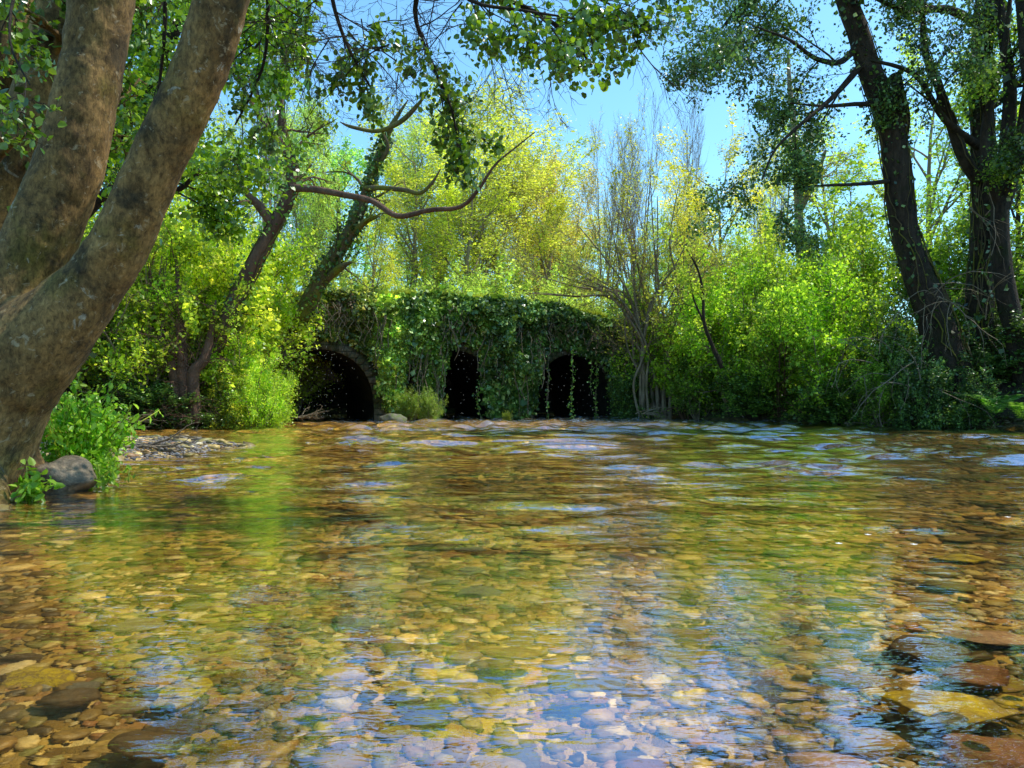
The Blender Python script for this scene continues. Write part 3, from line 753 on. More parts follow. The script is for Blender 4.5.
# ivy on the bridge
gi = np.random.default_rng(5)
REACH = [(270,318),(300,330),(315,338),(345,345),(368,356),(380,416),(398,418),(404,366),(412,362),(418,418),(438,418),(445,350),(462,344),(478,350),(486,418),(531,418),(538,356),(560,348),(600,362),(625,415),(660,415)]
def ivy_mass(name, label, p0, p1, n, per, size, mat, thick=.25, col=(1,1,1), reach=1.0, topoff=0, drop=1.0):
    P = []
    for k in range(n):
        px = gi.uniform(p0, p1); s = bs(px); py1 = np.interp(px, [a for a,b in REACH], [b for a,b in REACH])
        z1 = bz(px, py1); zt = top_z(s)+.02+.24*float(vnoise(s*1.6, 0.3, 6))-topoff*gi.random()
        L = (zt-z1)*gi.beta(2.2,1.0)*reach*1.04
        m = max(4, int(per*L)); tt = gi.uniform(0,1,m)
        ph = gi.uniform(0,6.28)
        so = s+.06*np.sin(tt*5+ph)*tt+gi.normal(0,.035,m)
        z = zt-L*tt
        bul = thick*(.1+1.5*vnoise(so*1.7+3, z*1.3, 8))*np.sin(np.clip(tt*1.1+.15,0,1)*math.pi*.75)
        o = .05+bul*gi.uniform(.35,1,m)
        P.append(np.stack([BA_.x+BD.x*so+BN.x*o, BA_.y+BD.y*so+BN.y*o, z], -1))
    P = np.concatenate(P); v, q = leaves(P, size, gi, 4, .5, .25, .8)
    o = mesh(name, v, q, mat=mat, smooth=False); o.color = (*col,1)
    L = []
    for k in range(max(5, int((p1-p0)*.35))):
        px = gi.uniform(p0, p1); s = bs(px); z1 = bz(px, np.interp(px, [a for a,b in REACH], [b for a,b in REACH])); zt = top_z(s); ph = gi.uniform(0,6); r0 = gi.uniform(.006,.014)
        kk_ = gi.uniform(.5,1)
        L.append(([bp(s+.09*math.sin(j*.7+ph)+.02*j*math.sin(ph), zt-(zt-z1)*kk_*j/11, .06+thick*gi.uniform(.6,1.1)*min(1,j/3)) for j in range(12)], [r0]*12))
    v, q = tubes(L, 4); mesh('stems', v, q, mat=M['bark_twig'], parent=o)
    return tag(o, label, 'ivy')
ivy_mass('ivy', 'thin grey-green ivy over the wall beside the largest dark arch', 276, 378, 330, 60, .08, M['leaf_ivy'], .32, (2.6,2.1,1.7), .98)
ivy_mass('ivy', 'pale sunlit ivy curtain hanging to the water between two arches', 374, 402, 130, 75, .085, M['leaf_ivy'], .45, (4.2,3.6,2.6))  # sunlight on this curtain is put into the brightened leaf colour
ivy_mass('ivy', 'narrow pale ivy fall in front of the arch beside the pier', 413, 436, 60, 70, .085, M['leaf_ivy'], .4, (3.4,3.3,2.4))  # leaf colour brightened here too, to look sunlit
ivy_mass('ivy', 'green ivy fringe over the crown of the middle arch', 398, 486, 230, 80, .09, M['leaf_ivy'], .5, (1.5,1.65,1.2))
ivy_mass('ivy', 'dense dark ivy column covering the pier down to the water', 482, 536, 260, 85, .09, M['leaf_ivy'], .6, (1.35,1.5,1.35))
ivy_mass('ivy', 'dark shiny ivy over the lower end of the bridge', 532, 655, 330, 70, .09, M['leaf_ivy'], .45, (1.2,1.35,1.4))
ivy_mass('dead_ivy', 'patch of dead pinkish brown ivy on the upper wall', 326, 352, 60, 34, .06, M['leaf_dead'], .34, (1.1,1,.9), .55, .35)
for (px, y0, y1, amp, lab, n) in [(478,345,419,.14,'single pale ivy strand hanging across the middle arch',150),
    (523,325,352,.05,'short pale ivy strand on the dark column',50),
    (545,355,418,.06,'thin ivy strand at the pier side of the small arch',70),
    (569,350,418,.05,'long white-green ivy strand down the middle of the small arch',140),
    (588,352,395,.05,'short ivy strand between two longer ones in the small arch',60),
    (593,356,418,.05,'long pale ivy strand nearest the willow stems',150)]:
    s = bs(px); z0, z1 = bz(px,y0), bz(px,y1); t_ = gi.uniform(0,1,n)
    pts = [bp(s+amp*math.sin(k*.55)*k/12, z0+(z1-z0)*k/12, .22) for k in range(13)]
    e = thing('ivy_strand', lab, 'ivy', tuple(pts[0]))
    v, q = tubes([(pts,[.008]*13)], 4); mesh('stem', v, q, mat=M['bark_twig'], parent=e, origin=pts[0])
    so = s+amp*np.sin(t_*12*.55)*t_+gi.normal(0,.035,n); z = z0+(z1-z0)*t_
    P = np.stack([BA_.x+BD.x*so+BN.x*(.22+gi.normal(0,.03,n)), BA_.y+BD.y*so+BN.y*(.22+gi.normal(0,.03,n)), z], -1)
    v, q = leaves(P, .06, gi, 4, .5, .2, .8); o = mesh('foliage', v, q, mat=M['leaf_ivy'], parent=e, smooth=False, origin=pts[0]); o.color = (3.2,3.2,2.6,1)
# grass on the parapet
n = 9000; s = gi.uniform(bs(292), bs(606), n); o_ = gi.uniform(-.4,.16,n); z = np.array([top_z(a) for a in s])+.10
b = np.stack([BA_.x+BD.x*s+BN.x*o_, BA_.y+BD.y*s+BN.y*o_, z], -1)
h_ = gi.uniform(.05,.19,n)*(1+.9*(vnoise(s*2,s*0,4)-.5)); a = gi.uniform(0,6.28,n); w_ = np.stack([np.cos(a),np.sin(a),0*a],-1)*.012
tipp = b+np.stack([gi.normal(0,.05,n),gi.normal(0,.05,n),h_],-1)
v = np.stack([b-w_,b+w_,tipp],1).reshape(-1,3)
lv, lq = leaves(b[:5000]+np.stack([0*a,0*a,h_*.5],-1)[:5000], .05, gi, 4, 0, .5)
tag(mesh('grass', np.concatenate([v,lv]), lq+len(v), np.arange(n*3).reshape(-1,3), M['grass'], smooth=False), 'bright grass growing along the top of the bridge parapet', kind='stuff')

# plants at the waterline of the bridge
plant('shrub_bright','bush','fresh green bush sprouting at the foot of the pale ivy','bush',430,19.9,390,26,(.8,.9,1),.4,base=-.02)
plant('shrub_bright','bush','small green bush next to the mossy boulder at the pier','bush',412,20.1,388,30,(.8,.9,.9),1.4,base=-.02)
plant('shrub_bright','seedling','tiny bright green seedling at the base of the dark ivy column','plant',508,20.4,411,10,(1.2,1.2,1),1.4,base=-.02)
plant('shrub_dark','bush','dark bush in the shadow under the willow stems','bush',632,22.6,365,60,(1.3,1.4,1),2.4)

# drifting fluff in front of the arches
n = 300; px = gi.choice([325,460,575,700,400], n, p=[.42,.25,.2,.08,.05])+gi.normal(0,22,n); py = gi.uniform(345,419,n); dd = gi.uniform(15,19.3,n)
c = np.stack([(px-512)/F*dd, dd, CAMH+(HY-py)/F*dd], -1); s_ = gi.uniform(.003,.006,n)
ov = np.array([(1,0,0),(-1,0,0),(0,1,0),(0,-1,0),(0,0,1),(0,0,-1)],float); of = np.array([(0,2,4),(2,1,4),(1,3,4),(3,0,4),(2,0,5),(1,2,5),(3,1,5),(0,3,5)])
v = (c[:,None]+ov[None]*s_[:,None,None]).reshape(-1,3); f = (of[None]+(np.arange(n)*6)[:,None,None]).reshape(-1,3)
t = NT('seed_fluff'); M['fluff'] = t.done(t.principled((.85,.85,.8), .9))
tag(mesh('seed_fluff', v, None, f, M['fluff']), 'tiny white specks of drifting fluff before the dark arches', kind='stuff')

# ------------------------------------------------------------------ custom trees
def smooth_path(pts, rad, k=5):
    P = np.array([tuple(p) for p in pts]); n = len(P); t = np.arange(n); tt = np.linspace(0, n-1, (n-1)*k+1)
    out = np.zeros((len(tt),3))
    for i, u in enumerate(tt):
        j = min(int(u), n-2); f = u-j
        p0, p1, p2, p3 = P[max(j-1,0)], P[j], P[j+1], P[min(j+2,n-1)]
        out[i] = .5*((2*p1)+(-p0+p2)*f+(2*p0-5*p1+4*p2-p3)*f*f+(-p0+3*p1-3*p2+p3)*f**3)
    return out, np.interp(tt, t, rad)
def limb(path, k=6):
    """path: (px, py, depth, half width px)"""
    pts = [W(a,b,d) for a,b,d,r in path]; rad = [r/F*d for a,b,d,r in path]
    return smooth_path(pts, rad, k)
def trunk_mesh(name, limbs, mat, parent, org, sides=20, rough=.06, remesh=0, seed=1):
    V = []; Q = []; off = 0; g = np.random.default_rng(seed)
    for P, r in limbs:
        n = len(P); v, q = tubes([(P, r)], sides)
        c = np.repeat(P, sides, 0); rel = v-c; L = np.linalg.norm(rel, axis=1)
        ang = np.tile(np.arange(sides)*2*math.pi/sides, n); lenp = np.repeat(np.concatenate([[0],np.cumsum(np.linalg.norm(np.diff(P,axis=0),axis=1))]), sides)
        rr = r.mean()+1e-4
        f = 1+rough*(2*fbm(np.cos(ang)*1.4+5+off, lenp/rr*.35+np.sin(ang)*1.4, seed)-1)*1.6
        v = c+rel*f[:,None]
        capn = len(v); v = np.concatenate([v, P[:1], P[-1:]])
        V.append(v); Q.append(q+off)
        V_ = []
        Tt = [[off+(i+1)%sides, off+i, off+capn] for i in range(sides)]+[[off+(n-1)*sides+i, off+(n-1)*sides+(i+1)%sides, off+capn+1] for i in range(sides)]
        TR_.extend(Tt); off += len(v)
    o = mesh(name, np.concatenate(V), np.concatenate(Q), np.array(TR_), mat, parent, True, org); TR_.clear()
    if remesh:
        m = o.modifiers.new('r','REMESH'); m.mode = 'VOXEL'; m.voxel_size = remesh; m.use_smooth_shade = True
        m = o.modifiers.new('s','SMOOTH'); m.factor = .5; m.iterations = 12
        tx = bpy.data.textures.new('bark_relief','CLOUDS'); tx.noise_scale = .11; tx.noise_depth = 4
        m = o.modifiers.new('d','DISPLACE'); m.texture = tx; m.strength = .022; m.mid_level = .5
    return o
TR_ = []
def ivy_on(limbs, n, size, g, thick=.1, lo=0, hi=1):
    out = []
    for P, r in limbs:
        m = n; t = g.uniform(lo, hi, m)*(len(P)-1); i = np.minimum(t.astype(int), len(P)-2); f = (t-i)[:,None]
        c = P[i]*(1-f)+P[i+1]*f; rr = r[i]; d = g.normal(size=(m,3)); d /= np.linalg.norm(d,axis=1,keepdims=True)
        out.append(c+d*(rr+thick*g.random(m)*(.4+vnoise(c[:,2]*1.7, c[:,0]*2, 3)))[:,None])
    return leaves(np.concatenate(out), size, g, 4, .5, .2, .85)

# --- the big leaning alder in front
al = thing('alder_tree', 'large many-stemmed tree with smooth mossy bark leaning over the river edge', 'tree', tuple(W(-20,500,4.7)))
org = al.location.copy()
base = limb([(-105,560,4.75,84),(-72,490,4.72,78),(-38,425,4.7,71),(-4,368,4.68,60),(12,345,4.67,53)])
st1 = limb([(8,372,4.68,54),(38,342,4.66,46),(66,315,4.65,37),(94,282,4.64,30),(119,245,4.62,28),(140,200,4.60,26.5),(158,157,4.58,26),(179,115,4.56,26),(198,74,4.54,26),(211,35,4.52,26),(222,-5,4.5,26),(236,-70,4.45,25),(260,-150,4.4,22),(300,-260,4.3,17)])
st2 = limb([(-10,370,4.78,46),(4,330,4.8,40),(18,290,4.83,36),(36,250,4.85,34),(54,205,4.86,33),(70,165,4.87,32),(83,110,4.88,30),(94,55,4.9,29),(102,0,4.9,30),(110,-80,4.9,27),(120,-200,4.9,22)])
root1 = limb([(-45,470,4.5,44),(-18,500,4.45,26),(-6,522,4.4,16)])
root2 = limb([(-5,430,4.8,38),(18,462,4.9,22),(45,488,5.0,12),(66,499,5.05,6)])
trunk_mesh('trunk', [base, st1, st2, root1, root2], M['bark_alder'], al, org, 28, .03, .016, 3)
# stub lit branch in the fork
r_ = random.Random(12); ga = np.random.default_rng(12)
TW = dict(n=[5,4,3], jit=[.16,.22,.3], trop=[-.03,-.05,-.05], kids=[6,4], lo=[.15,.2], ang=[.75,.8], ratio=[.55,.55], tap=.35, rmin=.0025, leaf_from=1)
main = [
 [(300,-260,4.3,14),(380,-190,4.3,11),(470,-120,4.4,8),(560,-60,4.5,6),(620,-20,4.6,3)],
 [(260,-150,4.4,14),(340,-90,4.6,10),(430,-40,4.7,7),(500,-5,4.8,5),(560,28,4.8,3.4),(592,66,4.8,2)],
 [(430,-40,4.7,6),(415,10,4.9,4),(430,60,5.0,3),(452,110,5.0,2),(460,165,5.0,1.2)],
 [(340,-90,4.6,7),(330,-20,4.9,4),(345,40,5.1,3),(372,90,5.1,1.8)],
 [(260,-150,4.4,9),(262,-60,5.0,5),(268,10,5.3,3.4),(262,70,5.4,2.4),(235,125,5.5,1.4)],
 [(500,-5,4.8,4),(550,-12,4.6,3),(600,0,4.5,2),(625,14,4.5,1)],
 [(430,-40,4.7,5),(470,0,4.3,3.4),(520,10,4.2,2.4),(585,20,4.2,1.4)],
 [(120,-200,4.9,12),(150,-90,5.2,7),(165,0,5.6,4),(160,80,5.8,2.4),(150,130,5.9,1.4)],
 [(110,-80,4.9,8),(60,-70,4.6,5),(20,-20,4.2,3),(10,40,4.0,2),(30,85,3.9,1.2)],
 [(300,-260,4.3,10),(150,-330,4.0,8),(0,-380,3.6,6),(-150,-350,3.4,4)],
 [(300,-260,4.3,10),(260,-420,4.0,8),(330,-560,3.8,6),(420,-640,3.6,4)],
 [(120,-200,4.9,12),(40,-330,5.1,8),(-60,-450,5.3,6)],
]
lines = []; tips = []; limbs_ = []
dens = [4,7,8,6,7,3,6,7,4,7,7,8]
for mi, path in enumerate(main):
    if mi in (1,2,3,4,5,6,7,8): path = [(a_, b_, c_, max(.7, e_*.62) if b_ > -130 else e_) for a_, b_, c_, e_ in path]
    P, rd = limb(path, 4); limbs_.append((P, rd)); lines.append((P, list(rd)))
    k = dens[mi]
    for c in range(k):
        t_ = .32+.68*(c+r_.random())/k; i = min(int(t_*(len(P)-1)), len(P)-2); p0 = Vector(P[i]); dd = (Vector(P[i+1])-p0).normalized()
        ax = dd.cross(rv(r_)).normalized(); cd = Quaternion(ax, r_.uniform(.3,.95))@dd
        grow(r_, lines, tips, p0, cd, r_.uniform(.22,.50)*(1.7 if mi >= 9 else 1), max(.004, rd[i]*.4), 0, TW)
TB = dict(n=[7,5,4], jit=[.16,.2,.25], trop=[-.02,-.02,-.02], kids=[7,5], lo=[.15,.15], ang=[.7,.75], ratio=[.6,.55], tap=.25, rmin=.0018)
for (a, b, d_, n_) in [(430,-20,4.9,6),(345,20,5.1,6),(500,5,4.8,5),(560,28,4.8,3),(300,20,5.3,6),(415,40,5.0,5),(268,30,5.4,4),(610,10,4.5,2)]:
    for c in range(n_): grow(r_, lines, [], W(a+r_.gauss(0,22), b+r_.gauss(0,12), d_), Vector((r_.gauss(.15,.8), r_.gauss(0,.5), r_.gauss(-.35,.45))), r_.uniform(.4,.95), .005, 0, TB)
v, q = tubes(lines, 5); mesh('crown_branches', v, q, mat=M['bark_dark'], parent=al, origin=org)
lp = tip_points(tips, 4, .035, ga, .25)
v, q = leaves(lp, .040, ga, 6, .35, .45, .78, .22); mesh('crown', v, q, mat=M['leaf_alder'], parent=al, smooth=False, origin=org)
print('alder leaves', len(lp))

# --- ivy-clad tree beside the alder, behind it at the frame edge
def custom_tree(name, label, limbs, mat, seed, growspec=None, nper=0, leafmat=None, lsize=.06, per=6, sig=.05, col=(1,1,1), ivy=0, ivysize=.07, ivythick=.12, ivycol=(1,1,1), ivyhi=1, glen=(.6,1.4), from_t=.3, only=None, sides=14, gr=.4, vines=0):
    lm = [limb(p) for p in limbs]; o = lm[0][0][0]
    e = thing(name, label, 'tree', tuple(o)); trunk_mesh('trunk', lm, mat, e, o, sides, .08, 0, seed)
    r = random.Random(seed); g = np.random.default_rng(seed)
    if growspec:
        lines = []; tips = []
        for li, (P, rd) in enumerate(lm):
            if only is not None and li not in only: continue
            for c in range(nper):
                t_ = from_t+(1-from_t)*(c+r.random())/nper; i = min(int(t_*(len(P)-1)), len(P)-2); dd = Vector(P[i+1]-P[i]).normalized()
                ax = dd.cross(rv(r)).normalized(); cd = Quaternion(ax, r.uniform(.5,1.2))@dd
                grow(r, lines, tips, Vector(P[i]), cd, r.uniform(*glen), rd[i]*gr, 0, growspec)
        v, q = tubes(lines, 5); mesh('crown_branches', v, q, mat=mat, parent=e, origin=o)
        if leafmat and per:
            v, q = leaves(tip_points(tips, per, sig, g, .1), lsize, g, 4, .2, .3, .65)
            cr = mesh('crown', v, q, mat=leafmat, parent=e, smooth=False, origin=o); cr.color = (*col,1)
    if vines:
        L = []
        for k in range(vines):
            P, rd = lm[r.choice([0,0,0,min(1,len(lm)-1)])]; a = r.uniform(0,6.28); n_ = len(P); e1 = r.randint(n_//2, n_-1); pts = []
            for i in range(0, e1):
                t_ = Vector(P[min(i+1,n_-1)]-P[max(i-1,0)]).normalized(); u = t_.cross(Vector((.2,1,.1))).normalized(); w_ = t_.cross(u)
                a += r.gauss(0,.16); pts.append(Vector(P[i])+(u*math.cos(a)+w_*math.sin(a))*(rd[i]*r.uniform(1.0,1.1)+.01))
            if len(pts) > 3: r0 = r.uniform(.008,.022); L.append((pts, [r0*(1-.5*i/len(pts)) for i in range(len(pts))]))
        v, q = tubes(L, 5); mesh('vine_stems', v, q, mat=M['bark_moss'], parent=e, origin=o)
    if ivy:
        v, q = ivy_on(lm[:1], ivy, ivysize, g, ivythick, 0, ivyhi); iv = mesh('ivy', v, q, mat=M['leaf_ivy'], parent=e, smooth=False, origin=o); iv.color = (*ivycol,1)
    return e
GS = dict(n=[6,5,4,3], jit=[.12,.16,.22,.25], trop=[.0,.0,-.01,-.02], kids=[6,5,4], lo=[.25,.25,.2], ang=[.7,.75,.8], ratio=[.55,.5,.5], tap=.3, rmin=.004, leaf_from=2)
GB = dict(n=[6,5,4], jit=[.14,.2,.25], trop=[.0,-.02,-.04], kids=[5,4], lo=[.25,.2], ang=[.65,.7], ratio=[.55,.55], tap=.2, rmin=.003, leaf_from=2)
custom_tree('ivy_clad_tree','slanting tree wrapped in ivy just behind the big trunk', [
  [(-70,330,6.3,34),(-30,260,6.3,30),(5,190,6.3,26),(30,120,6.3,24),(50,50,6.3,22),(62,-20,6.3,20),(75,-120,6.3,16)],
  [(-60,200,6.6,26),(-20,110,6.6,22),(8,30,6.6,18),(18,-60,6.6,15)]], M['bark_alder'], 21, GS, 5, M['leaf_alder'], .06, 4, .06, (1,1,1), 420, .075, .12, (1.1,1.2,.9))
# ivy and leaves on the tree between stems (mid distance), leaning pair on the left bank
custom_tree('ivy_clad_tree','leaning tree with ivy and a long mossy branch arching over the river', [
  [(196,432,16.4,10.80),(212,370,16.3,9.36),(232,310,16.2,7.92),(252,268,16.1,7.20),(272,230,16,6.48),(288,200,16,6.12),(293,172,16,5.40),(286,148,16,4.32),(281,110,16,2.88),(283,60,16,2.16),(290,0,16,1.73),(292,-60,16,1.44)],
  [(275,225,16,5.76),(258,205,15.9,4.32),(247,194,15.8,2.88),(232,186,15.7,1.44)],
  [(284,188,16.15,4.32),(312,189,15.6,3.60),(345,195,15.2,3.10),(372,201,14.9,2.88),(398,216,14.6,2.74),(430,210,14.3,2.45),(460,207,14,2.16),(478,190,13.8,1.73),(495,165,13.6,1.22),(515,148,13.5,0.79),(535,132,13.4,0.50)],
  [(286,148,16,3.60),(262,120,15.8,2.52),(240,80,15.6,1.80),(225,30,15.4,1.15)]],
  M['bark_red'], 22, GB, 6, M['leaf_mid'], .08, 5, .09, (1.0,1.1,.7), 700, .085, .2, (1.5,1.7,.9), ivyhi=.62, only=(0,1,3), from_t=.35, glen=(.6,1.5), vines=10)
custom_tree('ivy_clad_tree','ivy covered tree leaning over the end of the bridge with crooked mossy limbs', [
  [(300,318,19,8.68),(318,285,18.9,8.06),(335,255,18.8,7.44),(350,232,18.7,6.82),(362,205,18.6,5.58),(372,175,18.5,4.65),(382,150,18.5,3.72),(392,125,18.4,2.79),(408,100,18.4,.5)],
  [(366,188,18.4,2.79),(385,188,18,2.48),(405,190,17.7,2.36),(420,193,17.4,2.11),(432,183,17.2,1.61),(441,168,17.1,.3)],
  [(340,122,18.2,.4),(352,127,18.1,1.86),(378,131,18.2,2.17),(400,122,18,2.48),(415,108,17.8,2.23),(428,92,17.6,.5)],
  [(350,235,18.7,3.72),(365,222,18.4,3.10),(380,216,18.1,.5)],
  [(320,285,18.9,4.34),(340,268,18.5,3.72),(352,262,18.2,.6)],
  [(378,165,18.5,2.48),(388,148,18.3,1.86),(382,131,18.2,.6)]],
  M['bark_moss'], 23, GB, 3, M['leaf_spring'], .07, 3, .08, (1,1,.7), 2300, .08, .17, (1.2,1.3,1.1), ivyhi=.82, only=(0,3,4), glen=(.7,1.5))
# mid-distance leafy tree seen between the alder stems
custom_tree('leafy_tree','leafy tree with large bright leaves between the big leaning stems', [
  [(20,420,9.5,13),(40,320,9.4,11),(70,230,9.3,9),(110,150,9.2,7),(150,80,9.1,6),(190,0,9,5),(225,-90,9,4)],
  [(70,230,9.3,6),(110,190,9.2,5),(145,170,9.1,4),(175,190,9,3),(200,170,9,1.5)],
  [(110,150,9.2,4),(180,120,9.0,3),(225,80,8.9,2),(262,40,8.8,1.2)]],
  M['bark_dark'], 24, GS, 6, M['leaf_alder'], .060, 5, .11, (1.7,1.6,1.0), 250, .08, .15, from_t=.45, glen=(.6,1.2))
# thicket stems on the left bank
for k, (a, b, lab) in enumerate([((178,408),(148,270),'thick reddish bare stem leaning back in the thicket'),((186,410),(176,255),'straight reddish stem in the thicket'),((196,410),(216,300),'reddish stem forking toward the bright bush')]):
    P = limb([(a[0],a[1]+14,15.5,7),(a[0]-3,a[1]-35,15.5,6),((a[0]+b[0])/2,(a[1]+b[1])/2,15.6,5),(b[0],b[1],15.7,.8)])
    e = thing('bare_shrub', lab, 'shrub', tuple(P[0][0])); rr_ = random.Random(50+k); lines = []; tips = []
    trunk_mesh('trunk', [P], M['bark_red'], e, P[0][0], 10, .1, 0, 50+k)
    for c in range(16):
        i = rr_.randint(1, len(P[0])-2); grow(rr_, lines, tips, Vector(P[0][i]), Vector((rr_.gauss(0,.5),rr_.gauss(0,.3)-.2,rr_.uniform(-.2,1))), rr_.uniform(.5,1.3), .014, 0, GB)
    v, q = tubes(lines, 4); mesh('crown_branches', v, q, mat=M['bark_red'], parent=e, origin=P[0][0])

# bare willow fan by the bridge end
rw = random.Random(61); wl = []
for k in range(26):
    b = rw.uniform(638,670); u = (k+rw.random())/26; tx = 515+225*u+rw.gauss(0,9); ty = rw.uniform(150,235)+abs(tx-648)*.75; dd = 22.2+rw.uniform(-.35,.5); hw = rw.uniform(.8,2.1)
    c = b+(tx-b)*.10+rw.gauss(0,5)
    wl.append([(b,426,dd,hw),(b+rw.gauss(0,3),385,dd,hw*.95),(c,345,dd,hw*.85),(b+(tx-b)*.33+rw.gauss(0,4),300-(300-ty)*.1,dd,hw*.7),(b+(tx-b)*.62+rw.gauss(0,4),300-(300-ty)*.5,dd-.1,hw*.5),(tx,ty,dd-.2,hw*.22)])
GW = dict(n=[6,5,4], jit=[.08,.12,.2], trop=[.05,.04,.0], kids=[7,6], lo=[.15,.15], ang=[.5,.55], ratio=[.6,.55], tap=.2, rmin=.004, leaf_from=2)
custom_tree('willow','bare many-stemmed willow fanning up at the end of the bridge', wl, M['bark_twig'], 31, GW, 4, M['leaf_spring'], .06, 2, .06, (1,1,.8), 0, glen=(.7,1.9), from_t=.35, sides=6)
P_ = [[(722,368,19.2,2),(712,345,19.1,1.9),(704,322,19,1.7),(703,295,19,1.4),(698,270,18.9,1.1),(684,245,18.9,.5)],[(704,322,19,1.2),(694,300,18.9,.9),(690,278,18.9,.4)]]
custom_tree('sapling','thin dark crooked sapling before the sunlit bushes', P_, M['bark_dark'], 32, GB, 4, M['leaf_spring'], .06, 5, .06, (.9,1.1,.6), 0, glen=(.4,.9))

# right bank trees
RT = dict(n=[7,5,4,3], jit=[.12,.16,.22,.25], trop=[.0,-.02,-.03,-.03], kids=[7,6,5], lo=[.25,.25,.15], ang=[.65,.75,.85], ratio=[.5,.5,.5], tap=.3, rmin=.004, leaf_from=2)
RT['ratio'] = [.6,.55,.5]
custom_tree('leaning_tree','big dark leaning tree with a broken fork stub and ivy stems', [
  [(975,430,16.6,25.84),(950,370,16.6,20.52),(932,310,16.5,15.96),(915,265,16.4,13.68),(903,225,16.4,12.16),(897,175,16.3,12.92),(890,125,16.2,12.16),(873,80,16.1,11.40),(857,30,16,9.88),(842,-15,16,9.12),(825,-90,15.9,7.60),(805,-180,15.8,6.08)],
  [(897,150,16.3,7.60),(903,120,16.2,6.84),(899,95,16.1,6.08),(895,74,16.1,5.32)],
  [(858,45,16,3.80),(840,62,15.8,3.04),(815,58,15.5,2.28),(790,40,15.2,1.52),(765,30,15,1.06),(740,20,14.8,0.61)],
  [(890,105,16.2,3.42),(860,104,15.9,2.28),(825,106,15.6,1.52),(790,103,15.3,0.76)],
  [(842,-15,16,6.08),(810,-30,15.7,4.56),(775,-25,15.5,3.04),(745,0,15.3,2.28),(722,28,15.2,1.14)],
  [(865,60,16.1,3.80),(835,95,15.7,2.58),(800,125,15.4,1.82),(775,150,15.2,1.22),(762,180,15.1,0.76)],
  [(898,180,16.3,2.66),(860,184,15.9,1.82),(815,186,15.5,1.06),(790,190,15.3,0.61)]],
  M['bark_dark'], 41, RT, 5, M['leaf_dark'], .058, 6, .10, (1.6,1.7,1.5), 1500, .075, .16, (1.1,1.2,1.1), only=(2,4,5), glen=(.9,2.0), from_t=.2, vines=14)
custom_tree('ivy_clad_tree','upright dark tree thickly covered with shiny ivy', [
  [(1005,430,17,19.20),(985,370,17,14.40),(980,300,16.9,12.00),(984,230,16.8,11.20),(984,150,16.7,11.20),(980,80,16.6,10.40),(985,10,16.5,9.60),(992,-80,16.4,8.00),(1000,-180,16.3,6.40)],
  [(978,180,16.6,6.40),(962,155,16.4,5.60),(948,115,16.2,4.80),(938,85,16.1,4.00),(925,50,16,3.20),(922,10,15.9,2.40),(915,-50,15.8,1.60)],
  [(984,150,16.7,4.80),(945,120,16,3.20),(915,75,15.7,2.40),(870,60,15.5,1.28)],
  [(985,30,16.5,4.80),(950,10,16.0,4.00),(905,10,15.6,2.80),(870,-5,15.4,1.60)]],
  M['bark_dark'], 42, RT, 4, M['leaf_dark'], .058, 4, .14, (1.4,1.5,1.3), 2600, .085, .34, (1.0,1.1,1.1), glen=(.7,1.6), from_t=.35, vines=18)
custom_tree('slim_tree','slim dark tree forking beside the ivy covered trunk', [
  [(1040,430,16,14),(1020,350,16,11),(1004,280,16,9),(1000,210,16,8),(1006,150,16,7),(1010,90,16,6),(1004,40,16,5),(998,-10,16,4),(990,-90,16,3)],
  [(1000,210,16,6),(985,160,15.9,5),(990,100,15.8,4),(1003,60,15.8,3),(1010,0,15.7,2)],
  [(1000,220,16,6),(1015,170,15.9,5),(1025,100,15.8,4),(1035,30,15.7,3),(1040,-50,15.6,2)]],
  M['bark_dark'], 43, RT, 3, M['leaf_mid'], .06, 4, .14, (.9,1.1,.8), 300, .08, .14, (.8,.8,.8), glen=(.6,1.3), from_t=.4)
custom_tree('slim_tree','slender straight tree outside the forking slim tree', [
  [(1085,430,15,14),(1070,340,15,11),(1050,250,15,10),(1040,150,15,9),(1030,60,15,8),(1020,-40,15,7),(1010,-160,15,6)]],
  M['bark_dark'], 44, RT, 5, M['leaf_dark'], .058, 4, .14, (1.3,1.4,1), 500, .09, .2, (.8,.9,.9), glen=(.8,1.7), from_t=.4)
custom_tree('slim_tree','grey thin bare tree rising out of the sunlit bushes', [
  [(805,300,24,5),(800,240,24,4.5),(798,190,24,4),(795,140,24,3.4),(790,90,24,2.4),(788,50,24,1.2)],[(798,215,24,3),(815,180,23.8,2.2),(826,150,23.6,1.2)]],
  M['bark_twig'], 45, GB, 7, M['leaf_spring'], .08, 3, .08, (1,1,.7), 0, glen=(.8,1.8), from_t=.2)

# dead vines and twigs hanging on the bank
rb = random.Random(8)
for k, (px, py, lab) in enumerate([(940,300,'tangle of grey dead vines hanging from the leaning tree'),(968,190,'pale dead branch hanging before the ivy covered trunk'),(900,370,'tangle of brown dead twigs over the bank below the leaning tree')]):
    o = W(px, py, 15.9); e = thing('dead_vine', lab, 'vine', tuple(o)); lines = []
    for c in range(15 if k != 1 else 4):
        p = o+Vector((rb.gauss(0,.45),rb.gauss(0,.15),rb.gauss(0,.25))); d = Vector((rb.gauss(0,.9),-.2,rb.gauss(-.1,.6)))
        grow(rb, lines, [], p, d, rb.uniform(.8,1.9), rb.uniform(.008,.015), 0, dict(n=[9,5], jit=[.14,.2], trop=[-.14,-.1], kids=[3], lo=[.3], ang=[.5], ratio=[.45], tap=.4, rmin=.004))
    v, q = tubes(lines, 4); mesh('stems', v, q, mat=M['bark_twig'], parent=e, origin=o)

